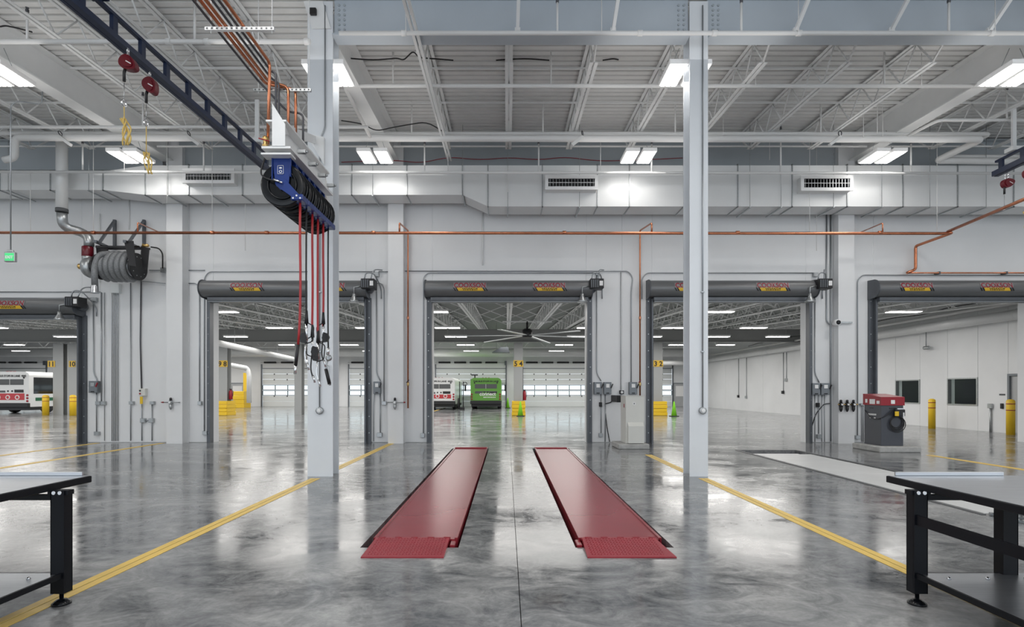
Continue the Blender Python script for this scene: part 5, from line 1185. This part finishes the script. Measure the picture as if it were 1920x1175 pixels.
MB().lathe((18.4, 23.4, 3.45), (0, 1, 0), [(.06, -.18), (.08, -.15), (.08, .1), (.06, .12)], 12).build('housing', 'galv', t); MB().tube([(18.4, 23.4, 3.5), (18.4, 23.4, 4.2)], .02, 6).build('stem', 'conduit', t)
t = thing('floor_conduit', 'short grey conduit with box rising from the floor right of the windows', 'conduit', (18.52, 20.4, 0)); MB().tube([(18.55, 20.45, 0), (18.55, 20.45, .95)], .035, 6).build('tube', 'galv', t); MB().bbox(18.49, 18.59, 20.37, 20.53, .9, 1.08, .01).build('box_body', 'galv', t)
t = thing('card_reader', 'small black card reader and plate by the office door', 'card reader', (18.57, 19.85, 1.0)); MB().bbox(18.54, 18.6, 19.95, 20.05, .9, 1.1, .01).build('reader', 'black', t); MB().box(18.58, 18.6, 19.9, 20.12, 1.40, 1.46).build('plate', 'grille_dark', t)
# ceiling fan
fx_, fy_, fz_ = 1.0, 26.0, 4.28
t = thing('ceiling_fan', 'big six bladed ceiling fan with black hub in the middle doorway', 'fan', (fx_, fy_, fz_))
MB().lathe((fx_, fy_, fz_ - .12), (0, 0, 1), [(.2, 0), (.24, .05), (.24, .35), (.16, .42)], 20).build('motor_hub', 'black', t); MB().tube([(fx_, fy_, fz_ + .3), (fx_, fy_, 4.95)], .05, 8).build('downrod', 'black', t)
MB().bar((fx_ - 1.2, fy_, 4.93), (fx_ + 1.2, fy_, 4.93), .08, .06).build('mounting_bar', 'white_steel', t)
for k in range(6):
    a = math.radians(8 + 60 * k); MB().bar((fx_ + .2 * math.cos(a), fy_ + .2 * math.sin(a), fz_ - .02), (fx_ + 3.5 * math.cos(a), fy_ + 3.5 * math.sin(a), fz_ - .10), .18, .03).build('blade', 'galv', t)
# far lamps
n = 0
for j, y in enumerate((21.5, 27, 31.5, 39, 45)):
    for i, x in enumerate((-41, -36, -31, -26, -21, -16, -11.5, -7, -3, 4.2, 8.5, 12.5, 16)):
        z = min(4.75, 4.9) if y < 33 else 4.9
        if j == 0 and i % 2: continue
        t = thing('far_lamp', 'bright strip lamp under the far hall roof, row %d, place %d' % (j + 1, i + 1), 'lamp', (x, y, z), 'strip lamps of the far hall')
        t['label'] = 'far hall twin strip lamp, %s row from the front, %s from the left' % (ORD[j], ORD[i if j else i // 2])
        for s in (-.5, .5): MB().tube([(x + s, y, z + .08), (x + s, y, deckf(y) - .02)], .008, 5).build('suspension_wire', 'galv', t)
        MB().box(x - .65, x + .65, y - .2, y + .2, z, z + .08).build('housing', 'white', t)
        for s in (-1, 1): MB().box(x + s * .33 - .29, x + s * .33 + .29, y - .17, y + .17, z - .02, z).build('tube_lens', 'lamp_far', t)
# unit heater / dark sign in the middle
t = thing('unit_heater', 'dark wedge shaped heater hanging left of column 5 and 4', 'heater', (-.2, 34, 4.2)); m = MB(); m.prism([(-1.0, 4.15), (.2, 4.15), (.1, 4.5), (-.4, 4.5)], 'xz', 36, 37); m.build('casing', 'box_grey', t)
for x in (-.7, 0): MB().tube([(x, 36.5, 4.4), (x, 36.5, deckf(36.5) - .06)], .015, 5).build('rod', 'galv', t)
# ---------------------------------------------------------------- buses
def bus(name, x0, x1, y, L, h, col, lb, red_hatch=False, green=False, side=False, text_top=None):
    t = thing(name, lb, 'bus', ((x0 + x1) / 2, y, 0)); w_ = x1 - x0; c = .12; xm = (x0 + x1) / 2
    poly = [(x0, .45), (x1, .45), (x1, h - .25), (x1 - .06, h - .1), (x1 - .25, h), (x0 + .25, h), (x0 + .06, h - .1), (x0, h - .25)]
    MB().prism(poly, 'xz', y, y + L).build('body', col, t)
    MB().bbox(x0 - .02, x1 + .02, y - .12, y + .1, .42, .72, .03).build('rear_bumper', 'black', t)
    MB().box(x0 + .05, x1 - .05, y + .1, y + L, .22, .46).build('skirt', 'black', t)
    for yy in (y + 1.6, y + L - 2.2):
        for xx in (x0 + .02, x1 - .32): MB().lathe((xx, yy, .48), (1, 0, 0), [(.2, 0), (.46, .0), (.48, .03), (.48, .27), (.46, .3), (.2, .3)], 20).build('wheel', 'rubber', t)
    gy = y - .015
    f = MB().box(xm - w_ * .36, xm + w_ * .36, gy, y, h - .68 - .4 * h * .2, h - .52).build('rear_grille', 'grille_dark', t)
    m = MB(); m.box(xm - .012, xm + .012, gy - .01, gy, h - .9, h - .52)
    m.build('grille_divider', 'white', f)
    MB().box(xm + w_ * .12, xm + w_ * .36, gy - .002, y, h * .5, h * .5 + .2).build('plate_recess', 'black', t)
    MB().box(xm - w_ * .36, xm - w_ * .12, gy - .002, y, h * .5, h * .5 + .14).build('louvre', 'grille_dark', t)
    for k in (-.05, .06): MB().lathe((xm + k * w_ - .0, y, h * .5 + .1), (0, -1, 0), [(.06, 0), (.06, .02)], 12).build('round_lamp', 'black', t)
    for s in (-1, 1):
        for k in range(3): MB().lathe((xm + s * w_ * .46, y, .85 + .2 * k), (0, -1, 0), [(.075, 0), (.075, .03), (.05, .04)], 12).build('tail_light', 'red', t)
        MB().lathe((xm + s * w_ * .37, y, h - .42), (0, -1, 0), [(.06, 0), (.06, .03)], 12).build('marker_lamp', 'black', t)
    for k in (-1, 0, 1): MB().box(xm + k * .25 - .05, xm + k * .25 + .05, y + .02, y + .12, h - .01, h + .03).build('roof_marker', 'red', t)
    if red_hatch:
        hp = MB().box(x0 + .1, x1 - w_ * .12, gy - .004, y, .92, h * .5 - .06).build('hatch', 'bus_red', t)
        m = MB()
        for k in range(3):
            cx = x0 + w_ * (.2 + .25 * k); m.ring((cx, gy - .006, 1.1), (0, 1, 0), .13, .035, 14, 5)
        m.build('hatch_logo', 'white', hp)
    if green:
        k = text('connect', .42, xm + .15, 1.14, gy - .005, bold=.01); k.build('lettering', 'white', t)
        m = MB(); rr = random.Random(2); x = xm - .2
        while x < xm + .8: l_ = rr.uniform(.04, .1); m.box(x, x + l_, gy - .006, y, .96, 1.04); x += l_ + .03
        m.build('small_lettering', 'white', t)
        MB().box(x0 + .4, x1 - .4, gy - .004, y, 1.55 - .12, 1.55 - .04).build('louvre', 'grille_dark', t)
        m = MB(); m.box(x0 + .3, x0 + .4, y + .2, y + .3, h, h + .2); m.box(x0 + .05, x0 + .6, y + .15, y + .3, h + .2, h + .3); m.build('roof_antenna', 'black', t)
    if text_top:
        k = text(text_top, .19, xm, h - .36, gy - .005, bold=.006); xs = [v[0] for v in k.v]; s_ = min(1, w_ * .86 / (max(xs) - min(xs))); k.v = [((v[0] - xm) * s_ + xm, v[1], v[2]) for v in k.v]; k.build('lettering', 'black', t)
    if side:
        xs = x1 + .004
        yy = y + .35
        while yy < y + L - 1.5:
            MB().box(x1, x1 + .012, yy, yy + 1.76, 1.35, h - .38).build('side_window', 'dark_glass', t); yy += 1.78
        MB().box(x1, x1 + .010, y + .5, y + L - .2, .85, 1.08).build('side_stripe', 'stripe_green', t)
        for k in range(3): MB().lathe((x1, y + 4 + 3 * k, 1.2), (1, 0, 0), [(.03, 0), (.03, .02)], 8).build('side_marker', 'yellow', t)
    m = MB(); m.bar((x1, y + L - .3, 2.2), (x1 + .35, y + L - .2, 2.1), .03, .03); m.bbox(x1 + .25, x1 + .4, y + L - .3, y + L - .1, 1.5, 2.1, .02); m.build('mirror', 'black', t)
bus('transit_bus', -35.2, -32.6, 36.4, 12, 2.86, 'bus_white', 'white bus with dark side windows and green stripe at the left', red_hatch=True, side=True, text_top='THIS BUS STOPS IN LANE  4042')
bus('transit_bus', -6.75, -4.2, 43.2, 7, 2.60, 'bus_white', 'white bus with red rear hatch seen in the middle doorway', red_hatch=True, text_top='BUS STOPS IN LANE  4042')
bus('transit_bus', -3.02, -.46, 44.6, 6.5, 2.62, 'bus_green', 'bright green bus with white lettering in the middle doorway', green=True, text_top='THIS BUS STOPS IN LANE')
t = thing('bicycle_rack', 'dark mirrors and rack posts between the two buses', 'rack', (-3.7, 43.5, 0))
m = MB()
for x in (-3.85, -3.55): m.tube([(x, 43.6, .1), (x, 43.6, 2.3)], .04, 6)
m.bbox(-3.9, -3.45, 43.5, 43.8, .0, .2, .02); m.build('posts', 'black', t)
MB().ring((-3.4, 43.6, 2.1), (0, 1, 0), .15, .03, 14, 6).build('mirror_ring', 'black', t); MB().lathe((-4.0, 43.5, .5), (1, 0, 0), [(.1, 0), (.45, .02), (.45, .12), (.1, .14)], 18).build('wheel', 'rubber', t)
